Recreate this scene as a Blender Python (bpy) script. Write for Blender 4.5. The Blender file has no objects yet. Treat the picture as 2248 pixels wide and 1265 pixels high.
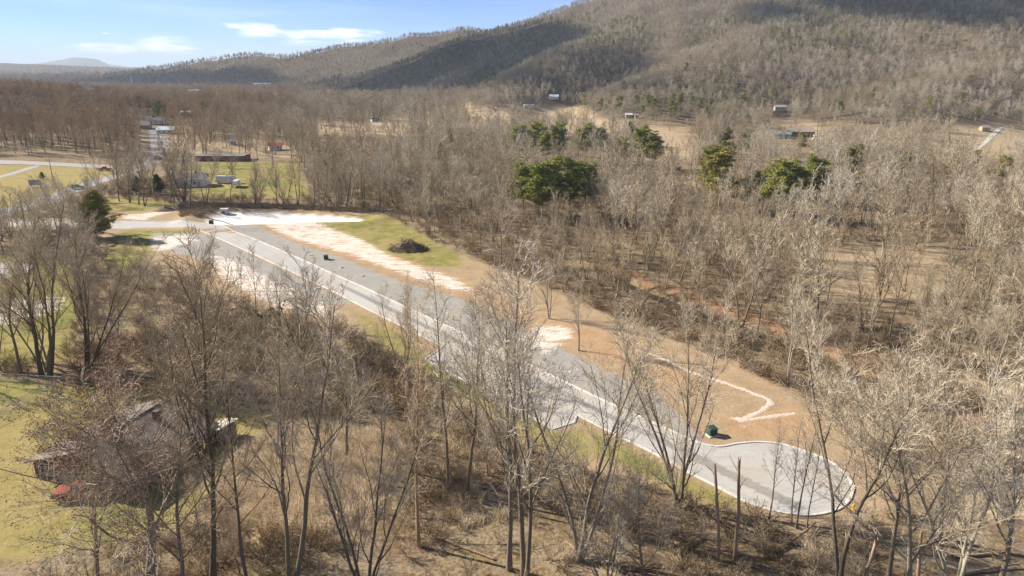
import bpy, bmesh, math, random
import numpy as np
from mathutils import Vector, Matrix

R = math.radians
scn = bpy.context.scene
COL = scn.collection

# ------------------------------------------------------------------ camera, sky, sun, exposure
CAM_H, PITCH, FPX, CU, CV = 45.0, R(17.5), 1500.0, 1124.0, 632.5
cam = bpy.data.cameras.new('camera')
cam.sensor_width = 36.0
cam.lens = FPX / 2248.0 * 36.0
cam.clip_start, cam.clip_end = 0.5, 30000
camo = bpy.data.objects.new('camera', cam)
COL.objects.link(camo)
camo.location = (0, 0, CAM_H)
camo.rotation_euler = (math.pi / 2 - PITCH, 0, 0)
scn.camera = camo

SUN_EL, SUN_AZ = R(30), R(-70)          # azimuth clockwise from the viewing direction (+Y)
world = bpy.data.worlds.new('World')
scn.world = world
world.use_nodes = True
wn, wl = world.node_tree.nodes, world.node_tree.links
sky = wn.new('ShaderNodeTexSky')
sky.sky_type = 'NISHITA'
sky.sun_disc = False
sky.sun_elevation, sky.sun_rotation = SUN_EL, SUN_AZ
sky.altitude = 3000
sky.air_density, sky.dust_density, sky.ozone_density = 0.6, 1.0, 7.0
wbg = wn['Background']
wbg.inputs[1].default_value = 0.075


def W(t, **k):
    n = wn.new(t)
    for a, b in k.items():
        setattr(n, a, b)
    return n


def wmath(op, a, b=None, c=None):
    n = W('ShaderNodeMath', operation=op)
    for i, v in enumerate((a, b, c)):
        if v is None:
            continue
        if isinstance(v, (int, float)):
            n.inputs[i].default_value = v
        else:
            wl.new(v, n.inputs[i])
    return n.outputs[0]


# clouds: low flat banks spread over the whole sky, the larger ones at their bearings
wtc = W('ShaderNodeTexCoord')
wsep = W('ShaderNodeSeparateXYZ')
wl.new(wtc.outputs['Generated'], wsep.inputs[0])
w_az = wmath('ARCTAN2', wsep.outputs[0], wsep.outputs[1])
w_el = wmath('ARCSINE', wsep.outputs[2])
wcmb = W('ShaderNodeCombineXYZ')
wl.new(wmath('MULTIPLY', w_az, 9.0), wcmb.inputs[0])
wl.new(wmath('MULTIPLY', w_el, 62.0), wcmb.inputs[1])
wnoi = W('ShaderNodeTexNoise')
wl.new(wcmb.outputs[0], wnoi.inputs['Vector'])
wnoi.inputs['Scale'].default_value = 1.6
wnoi.inputs['Detail'].default_value = 7.0
wnoi.inputs['Roughness'].default_value = 0.6
wcmb2 = W('ShaderNodeCombineXYZ')
wl.new(wmath('MULTIPLY', w_az, 2.2), wcmb2.inputs[0])
wl.new(wmath('MULTIPLY', w_el, 26.0), wcmb2.inputs[1])
wnoi2 = W('ShaderNodeTexNoise')
wl.new(wcmb2.outputs[0], wnoi2.inputs['Vector'])
wnoi2.inputs['Scale'].default_value = 1.3
wnoi2.inputs['Detail'].default_value = 5.0
cl = None
for (u, v, su, sv) in ((245, 107, 90, 11), (365, 103, 78, 15), (562, 66, 62, 15), (725, 78, 118, 17), (232, 74, 10, 2)):
    a0 = math.atan2(u - CU, FPX * math.cos(PITCH) + (CV - v) * math.sin(PITCH))
    e0 = math.atan2((CV - v) * math.cos(PITCH) - FPX * math.sin(PITCH), math.hypot(FPX * math.cos(PITCH) + (CV - v) * math.sin(PITCH), u - CU))
    sa, se = su / FPX / 1.15, sv / FPX
    da = wmath('DIVIDE', wmath('SUBTRACT', w_az, a0), sa)
    de = wmath('DIVIDE', wmath('SUBTRACT', w_el, e0), se)
    q = wmath('ADD', wmath('MULTIPLY', da, da), wmath('MULTIPLY', de, de))
    f = wmath('SUBTRACT', 1.0, q)
    cl = f if cl is None else wmath('MAXIMUM', cl, f)
w_f = wmath('ADD', wmath('MAXIMUM', cl, -2.2), wmath('MULTIPLY', wmath('SUBTRACT', wnoi.outputs[0], 0.5), 6.5))
wr = W('ShaderNodeMapRange', interpolation_type='SMOOTHSTEP')
wl.new(w_f, wr.inputs[0])
wr.inputs[1].default_value, wr.inputs[2].default_value = -0.35, 1.6
wr2 = W('ShaderNodeMapRange', interpolation_type='SMOOTHSTEP')     # thin veil streaks everywhere
wl.new(wnoi2.outputs[0], wr2.inputs[0])
wr2.inputs[1].default_value, wr2.inputs[2].default_value = 0.45, 0.85
w_m = wmath('MAXIMUM', wmath('MULTIPLY', wr.outputs[0], 0.92), wmath('MULTIPLY', wr2.outputs[0], 0.22))
w_m = wmath('MULTIPLY', w_m, wmath('GREATER_THAN', w_el, -0.01))
wmix = W('ShaderNodeMix', data_type='RGBA')
wl.new(w_m, wmix.inputs[0])
wl.new(sky.outputs[0], wmix.inputs[6])
wmix.inputs[7].default_value = (10.0, 10.1, 10.3, 1)
wl.new(wmix.outputs[2], wbg.inputs[0])

sun = bpy.data.lights.new('sun', 'SUN')
sun.energy, sun.angle, sun.color = 4.6, R(0.5), (1.0, 0.915, 0.78)
suno = bpy.data.objects.new('sun', sun)
COL.objects.link(suno)
sd = Vector((math.sin(SUN_AZ) * math.cos(SUN_EL), math.cos(SUN_AZ) * math.cos(SUN_EL), math.sin(SUN_EL)))
suno.rotation_euler = sd.to_track_quat('Z', 'Y').to_euler()
suno.location = (-200, 60, 180)

scn.view_settings.view_transform = 'Standard'
scn.view_settings.look = 'None'
scn.view_settings.exposure = 1.3
scn.view_settings.gamma = 1.0
scn.view_settings.use_curve_mapping = False
scn.render.engine = 'CYCLES'
scn.cycles.max_bounces = 4
scn.cycles.diffuse_bounces = 3
scn.cycles.glossy_bounces = 2
scn.cycles.transparent_max_bounces = 8
scn.cycles.volume_bounces = 0
scn.cycles.use_denoising = True
scn.cycles.denoiser = 'OPENIMAGEDENOISE'
scn.cycles.denoising_input_passes = 'RGB_ALBEDO_NORMAL'
scn.cycles.denoising_prefilter = 'NONE'
scn.cycles.use_adaptive_sampling = False
scn.render.filter_size = 1.2

# ------------------------------------------------------------------ helpers
CP, SP = math.cos(PITCH), math.sin(PITCH)


def G(u, v, z=0.0):
    """point of the plane at height z that the photograph shows at pixel (u, v)"""
    dn = (v - CV) * CP + FPX * SP
    t = (CAM_H - z) / dn
    return ((u - CU) * t, (FPX * CP - (v - CV) * SP) * t)


def at(u, v, d):
    """point at ground distance d (along +Y) on the ray of pixel (u, v)"""
    fy = FPX * CP - (v - CV) * SP
    t = d / fy
    return ((u - CU) * t, d, CAM_H - ((v - CV) * CP + FPX * SP) * t)


def proj(x, y, z):
    dz = z - CAM_H
    zc = y * CP - dz * SP
    yc = -(y * SP + dz * CP)
    return CU + FPX * x / zc, CV + FPX * yc / zc


def tag(o, label=None, cat=None, group=None, kind=None):
    if label:
        o['label'] = label
    if cat:
        o['category'] = cat
    if group:
        o['group'] = group
    if kind:
        o['kind'] = kind
    return o


def empty(name, loc, rz=0.0, s=1.0):
    o = bpy.data.objects.new(name, None)
    COL.objects.link(o)
    o.location = loc
    o.rotation_euler = (0, 0, rz)
    o.scale = (s, s, s)
    o.empty_display_size = 0.3
    return o


def mesh_np(name, verts, faces, mat, smooth=True):
    """verts (n,3); faces (m,3|4) arrays, or list of such arrays"""
    if not isinstance(faces, (list, tuple)):
        faces = [faces]
    faces = [np.asarray(f, dtype=np.int32) for f in faces if len(f)]
    me = bpy.data.meshes.new(name)
    verts = np.asarray(verts, dtype=np.float32)
    me.vertices.add(len(verts))
    me.vertices.foreach_set('co', verts.ravel())
    li = np.concatenate([f.ravel() for f in faces])
    tot = np.concatenate([np.full(len(f), f.shape[1], np.int32) for f in faces])
    st = np.concatenate([[0], np.cumsum(tot)[:-1]]).astype(np.int32)
    me.loops.add(len(li))
    me.loops.foreach_set('vertex_index', li)
    me.polygons.add(len(tot))
    me.polygons.foreach_set('loop_start', st)
    me.polygons.foreach_set('use_smooth', np.full(len(tot), smooth, dtype=bool))
    me.update(calc_edges=True)
    if mat:
        me.materials.append(mat)
    return me


def obj(name, me, parent=None, loc=(0, 0, 0), rz=0.0):
    o = bpy.data.objects.new(name, me)
    COL.objects.link(o)
    o.location = loc
    o.rotation_euler = (0, 0, rz)
    if parent:
        o.parent = parent
    return o


class MB:
    """collects boxes, bars, prisms and tubes; build() makes them one mesh"""

    def __init__(s):
        s.v, s.f = [], []

    def add(s, vs, fs):
        b = len(s.v)
        s.v += [tuple(v) for v in vs]
        s.f += [tuple(i + b for i in f) for f in fs]
        return s

    def box(s, c, d, rz=0.0, top=(1, 1), sh=(0, 0)):
        x, y, z = d[0] / 2, d[1] / 2, d[2] / 2
        vs = []
        for k, (tx, ty) in ((-1, (1, 1)), (1, top)):
            for sx, sy in ((-1, -1), (1, -1), (1, 1), (-1, 1)):
                px, py = sx * x * tx + (sh[0] if k > 0 else 0), sy * y * ty + (sh[1] if k > 0 else 0)
                vs.append((c[0] + px * math.cos(rz) - py * math.sin(rz), c[1] + px * math.sin(rz) + py * math.cos(rz), c[2] + k * z))
        return s.add(vs, [(3, 2, 1, 0), (4, 5, 6, 7), (0, 1, 5, 4), (1, 2, 6, 5), (2, 3, 7, 6), (3, 0, 4, 7)])

    def prism(s, prof, y0, y1, in0=1.0, axis='y', cz=None):
        """profile of (x, z) points extruded along y"""
        n = len(prof)
        vs = [(x, y0, z) for x, z in prof] + [(x, y1, z) for x, z in prof]
        fs = [tuple(range(n)), tuple(range(2 * n - 1, n - 1, -1))]
        fs += [(i, i + n, (i + 1) % n + n, (i + 1) % n) for i in range(n)]
        return s.add(vs, fs)

    def tube(s, a, b, r0, r1=None, n=8, cap=True):
        a, b = Vector(a), Vector(b)
        r1 = r0 if r1 is None else r1
        t = (b - a).normalized()
        q = t.orthogonal().normalized()
        w = t.cross(q)
        vs = [a + (q * math.cos(2 * math.pi * i / n) + w * math.sin(2 * math.pi * i / n)) * r0 for i in range(n)]
        vs += [b + (q * math.cos(2 * math.pi * i / n) + w * math.sin(2 * math.pi * i / n)) * r1 for i in range(n)]
        fs = [(i, (i + 1) % n, (i + 1) % n + n, i + n) for i in range(n)]
        if cap:
            fs += [tuple(range(n - 1, -1, -1)), tuple(range(n, 2 * n))]
        return s.add(vs, fs)

    def mesh(s, name, mat, smooth=False):
        me = bpy.data.meshes.new(name)
        me.from_pydata(s.v, [], s.f)
        bm = bmesh.new()
        bm.from_mesh(me)
        bmesh.ops.recalc_face_normals(bm, faces=bm.faces)
        bm.to_mesh(me)
        bm.free()
        if smooth:
            me.polygons.foreach_set('use_smooth', [True] * len(me.polygons))
        if mat:
            me.materials.append(mat)
        return me

    def build(s, name, mat, parent=None, loc=(0, 0, 0), rz=0.0, smooth=False, bevel=0.0):
        o = obj(name, s.mesh(name, mat, smooth), parent, loc, rz)
        if bevel:
            m = o.modifiers.new('bevel', 'BEVEL')
            m.width, m.segments, m.limit_method = bevel, 2, 'ANGLE'
        return o


_rt = np.random.default_rng(5).random((256, 256))


def vnoise(x, y, sc):
    x, y = np.asarray(x) / sc, np.asarray(y) / sc
    i, j = np.floor(x).astype(int), np.floor(y).astype(int)
    fx, fy = x - i, y - j
    fx, fy = fx * fx * (3 - 2 * fx), fy * fy * (3 - 2 * fy)
    a = _rt[i % 256, j % 256]
    b = _rt[(i + 1) % 256, j % 256]
    c = _rt[i % 256, (j + 1) % 256]
    d = _rt[(i + 1) % 256, (j + 1) % 256]
    return (a * (1 - fx) + b * fx) * (1 - fy) + (c * (1 - fx) + d * fx) * fy


def fbm(x, y, sc, o=4):
    t, a = 0.0, 0.5
    for k in range(o):
        t = t + a * vnoise(x + 37.7 * k, y - 11.3 * k, sc)
        a, sc = a * 0.5, sc * 0.5
    return t / (1 - 0.5 ** o)


def inpoly(px, py, poly):
    px, py = np.asarray(px), np.asarray(py)
    c = np.zeros(px.shape, bool)
    n = len(poly)
    for i in range(n):
        x0, y0 = poly[i]
        x1, y1 = poly[(i + 1) % n]
        if y0 == y1:
            continue
        k = ((y0 > py) != (y1 > py)) & (px < (x1 - x0) * (py - y0) / (y1 - y0) + x0)
        c ^= k
    return c


def linedist(px, py, pts):
    """distance to a polyline, arc position 0..n-1 and side"""
    best = np.full(np.shape(px), 1e18)
    pos = np.zeros(np.shape(px))
    side = np.zeros(np.shape(px))
    for i in range(len(pts) - 1):
        x0, y0 = pts[i][:2]
        x1, y1 = pts[i + 1][:2]
        dx, dy = x1 - x0, y1 - y0
        t = np.clip(((px - x0) * dx + (py - y0) * dy) / (dx * dx + dy * dy + 1e-9), 0, 1)
        ex, ey = px - (x0 + t * dx), py - (y0 + t * dy)
        d = ex * ex + ey * ey
        k = d < best
        best = np.where(k, d, best)
        pos = np.where(k, i + t, pos)
        side = np.where(k, np.sign(dx * ey - dy * ex), side)      # +1 left of the line
    return np.sqrt(best), pos, side


def sdpoly(px, py, poly):
    d, _, _ = linedist(px, py, list(poly) + [poly[0]])
    return np.where(inpoly(px, py, poly), d, -d)


def sstep(a, b, x):
    t = np.clip((x - a) / (b - a), 0, 1)
    return t * t * (3 - 2 * t)


def smooth_line(pts, n=8):
    """Catmull-Rom through 2-D points"""
    P = [np.array(p, float) for p in pts]
    P = [2 * P[0] - P[1]] + P + [2 * P[-1] - P[-2]]
    out = []
    for i in range(1, len(P) - 2):
        for k in range(n):
            t = k / n
            out.append(0.5 * (2 * P[i] + (P[i + 1] - P[i - 1]) * t + (2 * P[i - 1] - 5 * P[i] + 4 * P[i + 1] - P[i + 2]) * t * t
                              + (3 * P[i] - P[i - 1] - 3 * P[i + 1] + P[i + 2]) * t ** 3))
    out.append(P[-2])
    return np.array(out)


def resample(L, n):
    L = np.asarray(L)
    s = np.concatenate([[0], np.cumsum(np.linalg.norm(np.diff(L, axis=0), axis=1))])
    q = np.linspace(0, s[-1], n)
    return np.stack([np.interp(q, s, L[:, k]) for k in range(L.shape[1])], 1), s[-1]


# ------------------------------------------------------------------ materials
def mat_new(name):
    m = bpy.data.materials.new(name)
    m.use_nodes = True
    nt = m.node_tree
    b = nt.nodes['Principled BSDF']
    b.inputs['Specular IOR Level'].default_value = 0.25
    return m, nt, b


def nd(nt, t, **k):
    n = nt.nodes.new(t)
    for a, b in k.items():
        setattr(n, a, b)
    return n


def noise(nt, scale, detail=4.0, rough=0.55, vec=None, dist=0.0):
    n = nd(nt, 'ShaderNodeTexNoise')
    n.inputs['Scale'].default_value = scale
    n.inputs['Detail'].default_value = detail
    n.inputs['Roughness'].default_value = rough
    n.inputs['Distortion'].default_value = dist
    if vec is not None:
        nt.links.new(vec, n.inputs['Vector'])
    return n.outputs[0]


def mth(nt, op, a, b=None, clamp=False):
    n = nd(nt, 'ShaderNodeMath', operation=op)
    n.use_clamp = clamp
    for i, v in enumerate((a, b)):
        if v is None:
            continue
        if isinstance(v, (int, float)):
            n.inputs[i].default_value = v
        else:
            nt.links.new(v, n.inputs[i])
    return n.outputs[0]


def mixc(nt, f, a, b, blend='MIX'):
    n = nd(nt, 'ShaderNodeMix', data_type='RGBA', blend_type=blend)
    for i, v in ((0, f), (6, a), (7, b)):
        if isinstance(v, (int, float)):
            n.inputs[i].default_value = v
        elif isinstance(v, tuple):
            n.inputs[i].default_value = (*v, 1) if len(v) == 3 else v
        else:
            nt.links.new(v, n.inputs[i])
    return n.outputs[2]


def ramp(nt, f, stops):
    n = nd(nt, 'ShaderNodeValToRGB')
    e = n.color_ramp.elements
    while len(e) < len(stops):
        e.new(0.5)
    for k, (p, c) in zip(e, stops):
        k.position = p
        k.color = (*c, 1)
    nt.links.new(f, n.inputs[0])
    return n.outputs[0]


def bump(nt, b, h, strength=0.4, dist=0.1):
    n = nd(nt, 'ShaderNodeBump')
    n.inputs['Strength'].default_value = strength
    n.inputs['Distance'].default_value = dist
    nt.links.new(h, n.inputs['Height'])
    nt.links.new(n.outputs[0], b.inputs['Normal'])


def simple(name, col, rough=0.7, var=0.15, scale=3.0, metal=0.0, coat=0.0):
    m, nt, b = mat_new(name)
    tc = nd(nt, 'ShaderNodeTexCoord').outputs['Object']
    n = noise(nt, scale, 5, 0.6, tc)
    lo = tuple(c * (1 - var) for c in col)
    hi = tuple(min(1, c * (1 + var)) for c in col)
    nt.links.new(ramp(nt, n, [(0.25, lo), (0.75, hi)]), b.inputs['Base Color'])
    b.inputs['Roughness'].default_value = rough
    b.inputs['Metallic'].default_value = metal
    b.inputs['Coat Weight'].default_value = coat
    return m


def bark_mat(name, c0, c1, c2, scale):
    """bark: tone picked per tree (object random), broken up along the wood"""
    m, nt, b = mat_new(name)
    oi = nd(nt, 'ShaderNodeObjectInfo')
    tc = nd(nt, 'ShaderNodeTexCoord').outputs['Object']
    n = noise(nt, scale, 4, 0.6, tc)
    tone = ramp(nt, oi.outputs['Random'], [(0.0, c0), (0.45, c1), (1.0, c2)])
    c = mixc(nt, mth(nt, 'MULTIPLY', n, 0.55), tone, mixc(nt, 0.5, tone, (0.03, 0.024, 0.018)))
    pos = nd(nt, 'ShaderNodeNewGeometry').outputs['Position']
    pt = noise(nt, 0.014, 3, 0.6, pos)
    c = mixc(nt, 1.0, c, ramp(nt, pt, [(0.32, (0.76, 0.70, 0.57)), (0.5, (0.94, 0.93, 0.85)), (0.66, (1.0, 1.01, 0.98))]), 'MULTIPLY')
    # the wood beyond the old road is a browner stand
    sp = nd(nt, 'ShaderNodeSeparateXYZ')
    nt.links.new(pos, sp.inputs[0])

    def mr(v, a, b_):
        q = nd(nt, 'ShaderNodeMapRange', interpolation_type='SMOOTHSTEP')
        nt.links.new(v, q.inputs[0])
        q.inputs[1].default_value, q.inputs[2].default_value = a, b_
        return q.outputs[0]
    px_ = mth(nt, 'ADD', sp.outputs[0], mth(nt, 'MULTIPLY', sp.outputs[1], 0.22))
    st = mth(nt, 'MULTIPLY', mr(px_, -30.0, -130.0), mr(sp.outputs[1], 230.0, 300.0))
    c = mixc(nt, st, c, mixc(nt, 1.0, c, (0.90, 0.77, 0.64), 'MULTIPLY'))
    c = mixc(nt, 1.0, c, oi.outputs['Color'], 'MULTIPLY')
    nt.links.new(c, b.inputs['Base Color'])
    b.inputs['Roughness'].default_value = 0.9
    b.inputs['Specular IOR Level'].default_value = 0.1
    return m


M = {}
M['trunk'] = bark_mat('tree_bark', (0.17, 0.14, 0.11), (0.24, 0.205, 0.165), (0.37, 0.33, 0.28), 1.8)
M['twig'] = bark_mat('twig_bark', (0.39, 0.318, 0.235), (0.50, 0.425, 0.335), (0.63, 0.57, 0.485), 0.5)
M['brush'] = bark_mat('brush_bark', (0.26, 0.185, 0.115), (0.35, 0.262, 0.175), (0.45, 0.36, 0.26), 0.6)


def leaf_mat(name, stops, scale, trans=0.25):
    m, nt, b = mat_new(name)
    oi = nd(nt, 'ShaderNodeObjectInfo')
    tc = nd(nt, 'ShaderNodeTexCoord').outputs['Object']
    n = noise(nt, scale, 3, 0.6, tc)
    f = mth(nt, 'ADD', mth(nt, 'MULTIPLY', n, 0.8), mth(nt, 'MULTIPLY', oi.outputs['Random'], 0.35))
    c = mixc(nt, 1.0, ramp(nt, f, stops), oi.outputs['Color'], 'MULTIPLY')
    nt.links.new(c, b.inputs['Base Color'])
    b.inputs['Roughness'].default_value = 0.7
    b.inputs['Specular IOR Level'].default_value = 0.15
    return m


M['needle'] = leaf_mat('pine_needle', [(0.25, (0.13, 0.142, 0.036)), (0.55, (0.21, 0.215, 0.056)), (0.85, (0.30, 0.29, 0.09))], 0.5)
M['oakleaf'] = leaf_mat('dead_oak_leaf', [(0.3, (0.13, 0.075, 0.045)), (0.6, (0.20, 0.115, 0.07)), (0.9, (0.28, 0.18, 0.12))], 0.8)
M['ivy'] = leaf_mat('ivy_leaf', [(0.3, (0.035, 0.05, 0.014)), (0.6, (0.06, 0.08, 0.02)), (0.9, (0.09, 0.11, 0.03))], 0.8)
M['drygrass'] = leaf_mat('dry_grass', [(0.25, (0.55, 0.42, 0.26)), (0.55, (0.68, 0.55, 0.37)), (0.85, (0.78, 0.66, 0.48))], 0.7)

M['kerb'] = simple('pale_kerb_concrete', (0.58, 0.55, 0.50), 0.85, 0.22, 0.8)
M['white'] = simple('white_siding', (0.72, 0.71, 0.69), 0.6, 0.06)
M['cream'] = simple('cream_siding', (0.55, 0.49, 0.40), 0.7, 0.08)
M['brick'] = simple('red_brick', (0.22, 0.085, 0.06), 0.85, 0.2, 2)
M['tanwall'] = simple('tan_wall', (0.38, 0.30, 0.22), 0.8, 0.1)
M['greywall'] = simple('grey_wall', (0.30, 0.30, 0.30), 0.8, 0.1)
M['roof_grey'] = simple('grey_shingle', (0.17, 0.165, 0.16), 0.9, 0.25, 1.5)
M['roof_brown'] = simple('brown_shingle', (0.20, 0.150, 0.125), 0.9, 0.25, 1.5)
M['roof_tan'] = simple('tan_shingle', (0.34, 0.275, 0.225), 0.9, 0.2, 1.2)
M['roof_old'] = simple('old_brown_shingle', (0.19, 0.155, 0.13), 0.9, 0.35, 0.7)
M['brick_dark'] = simple('dark_brown_brick', (0.13, 0.085, 0.065), 0.9, 0.25, 2)
M['roof_white'] = simple('white_metal_roof', (0.70, 0.72, 0.75), 0.45, 0.05)
M['roof_red'] = simple('red_metal_roof', (0.45, 0.11, 0.075), 0.5, 0.1)
M['roof_teal'] = simple('teal_metal_roof', (0.20, 0.42, 0.36), 0.5, 0.08)
M['glass'] = simple('dark_glass', (0.03, 0.04, 0.05), 0.12, 0.1)
M['glass'].node_tree.nodes['Principled BSDF'].inputs['Specular IOR Level'].default_value = 0.6
M['tyre'] = simple('black_rubber', (0.02, 0.02, 0.02), 0.8)
M['chrome'] = simple('grey_metal', (0.5, 0.5, 0.5), 0.35, 0.05, 3, 0.7)
M['paint_red'] = simple('red_paint', (0.36, 0.10, 0.075), 0.35, 0.08, 2, 0, 0.5)
M['paint_brightred'] = simple('bright_red_paint', (0.5, 0.02, 0.03), 0.3, 0.05, 2, 0, 0.5)
M['paint_blue'] = simple('slate_blue_paint', (0.16, 0.21, 0.27), 0.3, 0.05, 2, 0.2, 0.5)
M['paint_grey'] = simple('dark_grey_paint', (0.10, 0.10, 0.11), 0.3, 0.05, 2, 0.2, 0.5)
M['paint_white'] = simple('white_paint', (0.75, 0.75, 0.75), 0.35, 0.03, 2, 0, 0.4)
M['paint_tan'] = simple('tan_paint', (0.42, 0.33, 0.24), 0.4, 0.05)
M['green_box'] = simple('green_enamel', (0.035, 0.062, 0.042), 0.45, 0.15)
M['concrete'] = simple('concrete', (0.52, 0.50, 0.46), 0.85, 0.15)
M['black'] = simple('black_fabric', (0.02, 0.02, 0.02), 0.8, 0.2)
M['yellow'] = simple('yellow_enamel', (0.65, 0.42, 0.02), 0.4, 0.08)
M['wood'] = simple('grey_weathered_wood', (0.21, 0.17, 0.13), 0.9, 0.25, 2)
M['galv'] = simple('galvanised_steel', (0.42, 0.43, 0.44), 0.5, 0.1, 3, 0.4)
M['soil'] = simple('dug_soil', (0.17, 0.125, 0.09), 0.95, 0.3, 1.0)
M['deadwood'] = simple('broken_dead_wood', (0.30, 0.21, 0.14), 0.9, 0.35, 3)

# ------------------------------------------------------------------ terrain
def RL(*p):
    return [at(u, v, d) for u, v, d in p]


RIDGES = [   # crest line, slope left of it, slope right of it, rounding
    (RL((230, 172, 2700), (300, 160, 2600), (440, 140, 2500), (640, 124, 2300), (800, 104, 2200), (915, 87, 2150), (1060, 74, 2000), (1200, 49, 1850),
        (1290, 15, 1800), (1500, -70, 1750), (1800, -140, 1700), (2300, -170, 1600), (3000, -170, 1550)), 0.35, 0.30, 60),
    (RL((690, 205, 1230), (790, 184, 1300), (880, 153, 1400), (1000, 108, 1540), (1080, 78, 1650), (1230, 40, 1800)), 0.34, 0.62, 20),
    (RL((1120, 214, 800), (1190, 160, 900), (1275, 96, 1040), (1400, 62, 1200), (1560, 18, 1420), (1750, -60, 1600)), 0.48, 0.60, 25),
    (RL((1450, 232, 600), (1560, 150, 740), (1690, 82, 920), (1850, 56, 1020), (2100, 46, 1060), (2500, 40, 1040)), 0.40, 0.26, 45),
    (RL((1980, 225, 560), (2100, 180, 640), (2248, 120, 760), (2500, 80, 850)), 0.35, 0.4, 35),
    (RL((-600, 205, 620), (-200, 205, 600), (40, 222, 560), (150, 245, 560)), 0.10, 0.12, 60),
    (RL((-900, 148, 5400), (-300, 138, 5400), (0, 138, 5400), (110, 142, 5400), (210, 146, 5500), (330, 151, 5700), (420, 160, 5800)), 0.25, 0.22, 90),
    (RL((-900, 136, 14000), (-200, 134, 14000), (0, 137, 14000), (60, 143, 14000), (120, 134, 14000), (165, 126, 14000), (205, 128, 14000), (232, 141, 14000), (330, 149, 14200), (520, 157, 14500)), 0.3, 0.3, 120),
]
CREEK = smooth_line([G(*p) for p in ((1370, 612), (1430, 638), (1530, 675), (1620, 704), (1720, 742), (1830, 790), (1960, 850), (2120, 930), (2300, 1030), (2500, 1140))], 5)
BASIN = [G(*p) for p in ((446, 487), (470, 473), (500, 465), (600, 467), (720, 473), (800, 481), (790, 485), (700, 487), (600, 490), (520, 493), (470, 492))]


def zfun(x, y):
    x, y = np.asarray(x, float), np.asarray(y, float)
    acc = np.ones(np.shape(x))
    k = 7.0
    far = y > 250
    if np.any(far):
        xf, yf = x[far], y[far]
        a = np.ones(xf.shape)
        for pts, sl, sr, rd in RIDGES:
            d, pos, side = linedist(xf, yf, pts)
            i = np.minimum(pos.astype(int), len(pts) - 2)
            zz = np.array([p[2] for p in pts])
            h = zz[i] * (1 - (pos - i)) + zz[i + 1] * (pos - i)
            dd = np.sqrt(d * d + rd * rd) - rd
            h = h - np.where(side > 0, sl, sr) * dd
            a = a + np.exp(np.clip(h / k, -40, 60))
        acc[far] = a
    z = k * np.log(acc)
    g = fbm(x, y, 170.0, 4) - 0.5
    z = z + g * np.clip(z, 0, 120) * 0.42 * np.clip(1 - (np.abs(y) - 3500) / 1500, 0.12, 1)
    # small local relief away from the paved flats
    site = np.clip((np.hypot(x - 5, (y - 130) * 0.7) - 120) / 150, 0, 1)
    z = z + (fbm(x, y, 60.0, 3) - 0.5) * 2.2 * site
    dc, _, _ = linedist(x, y, CREEK)
    z = z - 1.5 * (1 - sstep(0.8, 4.0, dc)) * (y < 400)
    near = (y < 420) & (y > 100)
    if np.any(near):
        s = np.full(np.shape(x), -50.0)
        s[near] = sdpoly(x[near], y[near], BASIN)
        z = z - 0.7 * sstep(-1.0, 2.2, s) + 0.9 * np.exp(-((s + 6) / 3.0) ** 2) * (y > 190 + (x + 100) * 0.02) * near * (s < 0)
    return z


def z1(x, y):
    return float(zfun(np.array([x]), np.array([y]))[0])


ang = np.concatenate([np.linspace(-180, -62, 20)[:-1], np.linspace(-62, -41, 40)[:-1], np.linspace(-41, 41, 560), np.linspace(41, 62, 40)[1:], np.linspace(62, 180, 20)[1:]])
rad = np.concatenate([[3, 8, 14, 20], np.geomspace(26, 17000, 480)])
A, Q = np.meshgrid(np.radians(ang), rad)
gx, gy = Q * np.sin(A), Q * np.cos(A)
gz = zfun(gx.ravel(), gy.ravel()).reshape(gx.shape)
nr, na = gx.shape
ii = np.arange(nr * na).reshape(nr, na)
gf = np.stack([ii[:-1, :-1], ii[:-1, 1:], ii[1:, 1:], ii[1:, :-1]], -1).reshape(-1, 4)[:, ::-1]
gv = np.stack([gx, gy, gz], -1).reshape(-1, 3)
gp_x, gp_y = gx.ravel(), gy.ravel()


def PG(*p):
    return [G(u, v) for u, v in p]


def pmask(polys, soft):
    m = np.zeros(gp_x.shape)
    for po in polys:
        xs, ys = [p[0] for p in po], [p[1] for p in po]
        k = (gp_x > min(xs) - soft * 2) & (gp_x < max(xs) + soft * 2) & (gp_y > min(ys) - soft * 2) & (gp_y < max(ys) + soft * 2)
        if not np.any(k):
            continue
        s = np.zeros(gp_x.shape)
        s[k] = sstep(-soft, soft, sdpoly(gp_x[k], gp_y[k], po))
        m = np.maximum(m, s)
    return m


def lmask(lines, width, soft):
    m = np.zeros(gp_x.shape)
    k = (gp_y > 20) & (gp_y < 500)
    for ln in lines:
        d, _, _ = linedist(gp_x[k], gp_y[k], ln)
        m[k] = np.maximum(m[k], 1 - sstep(width - soft, width + soft, d))
    return m


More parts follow.
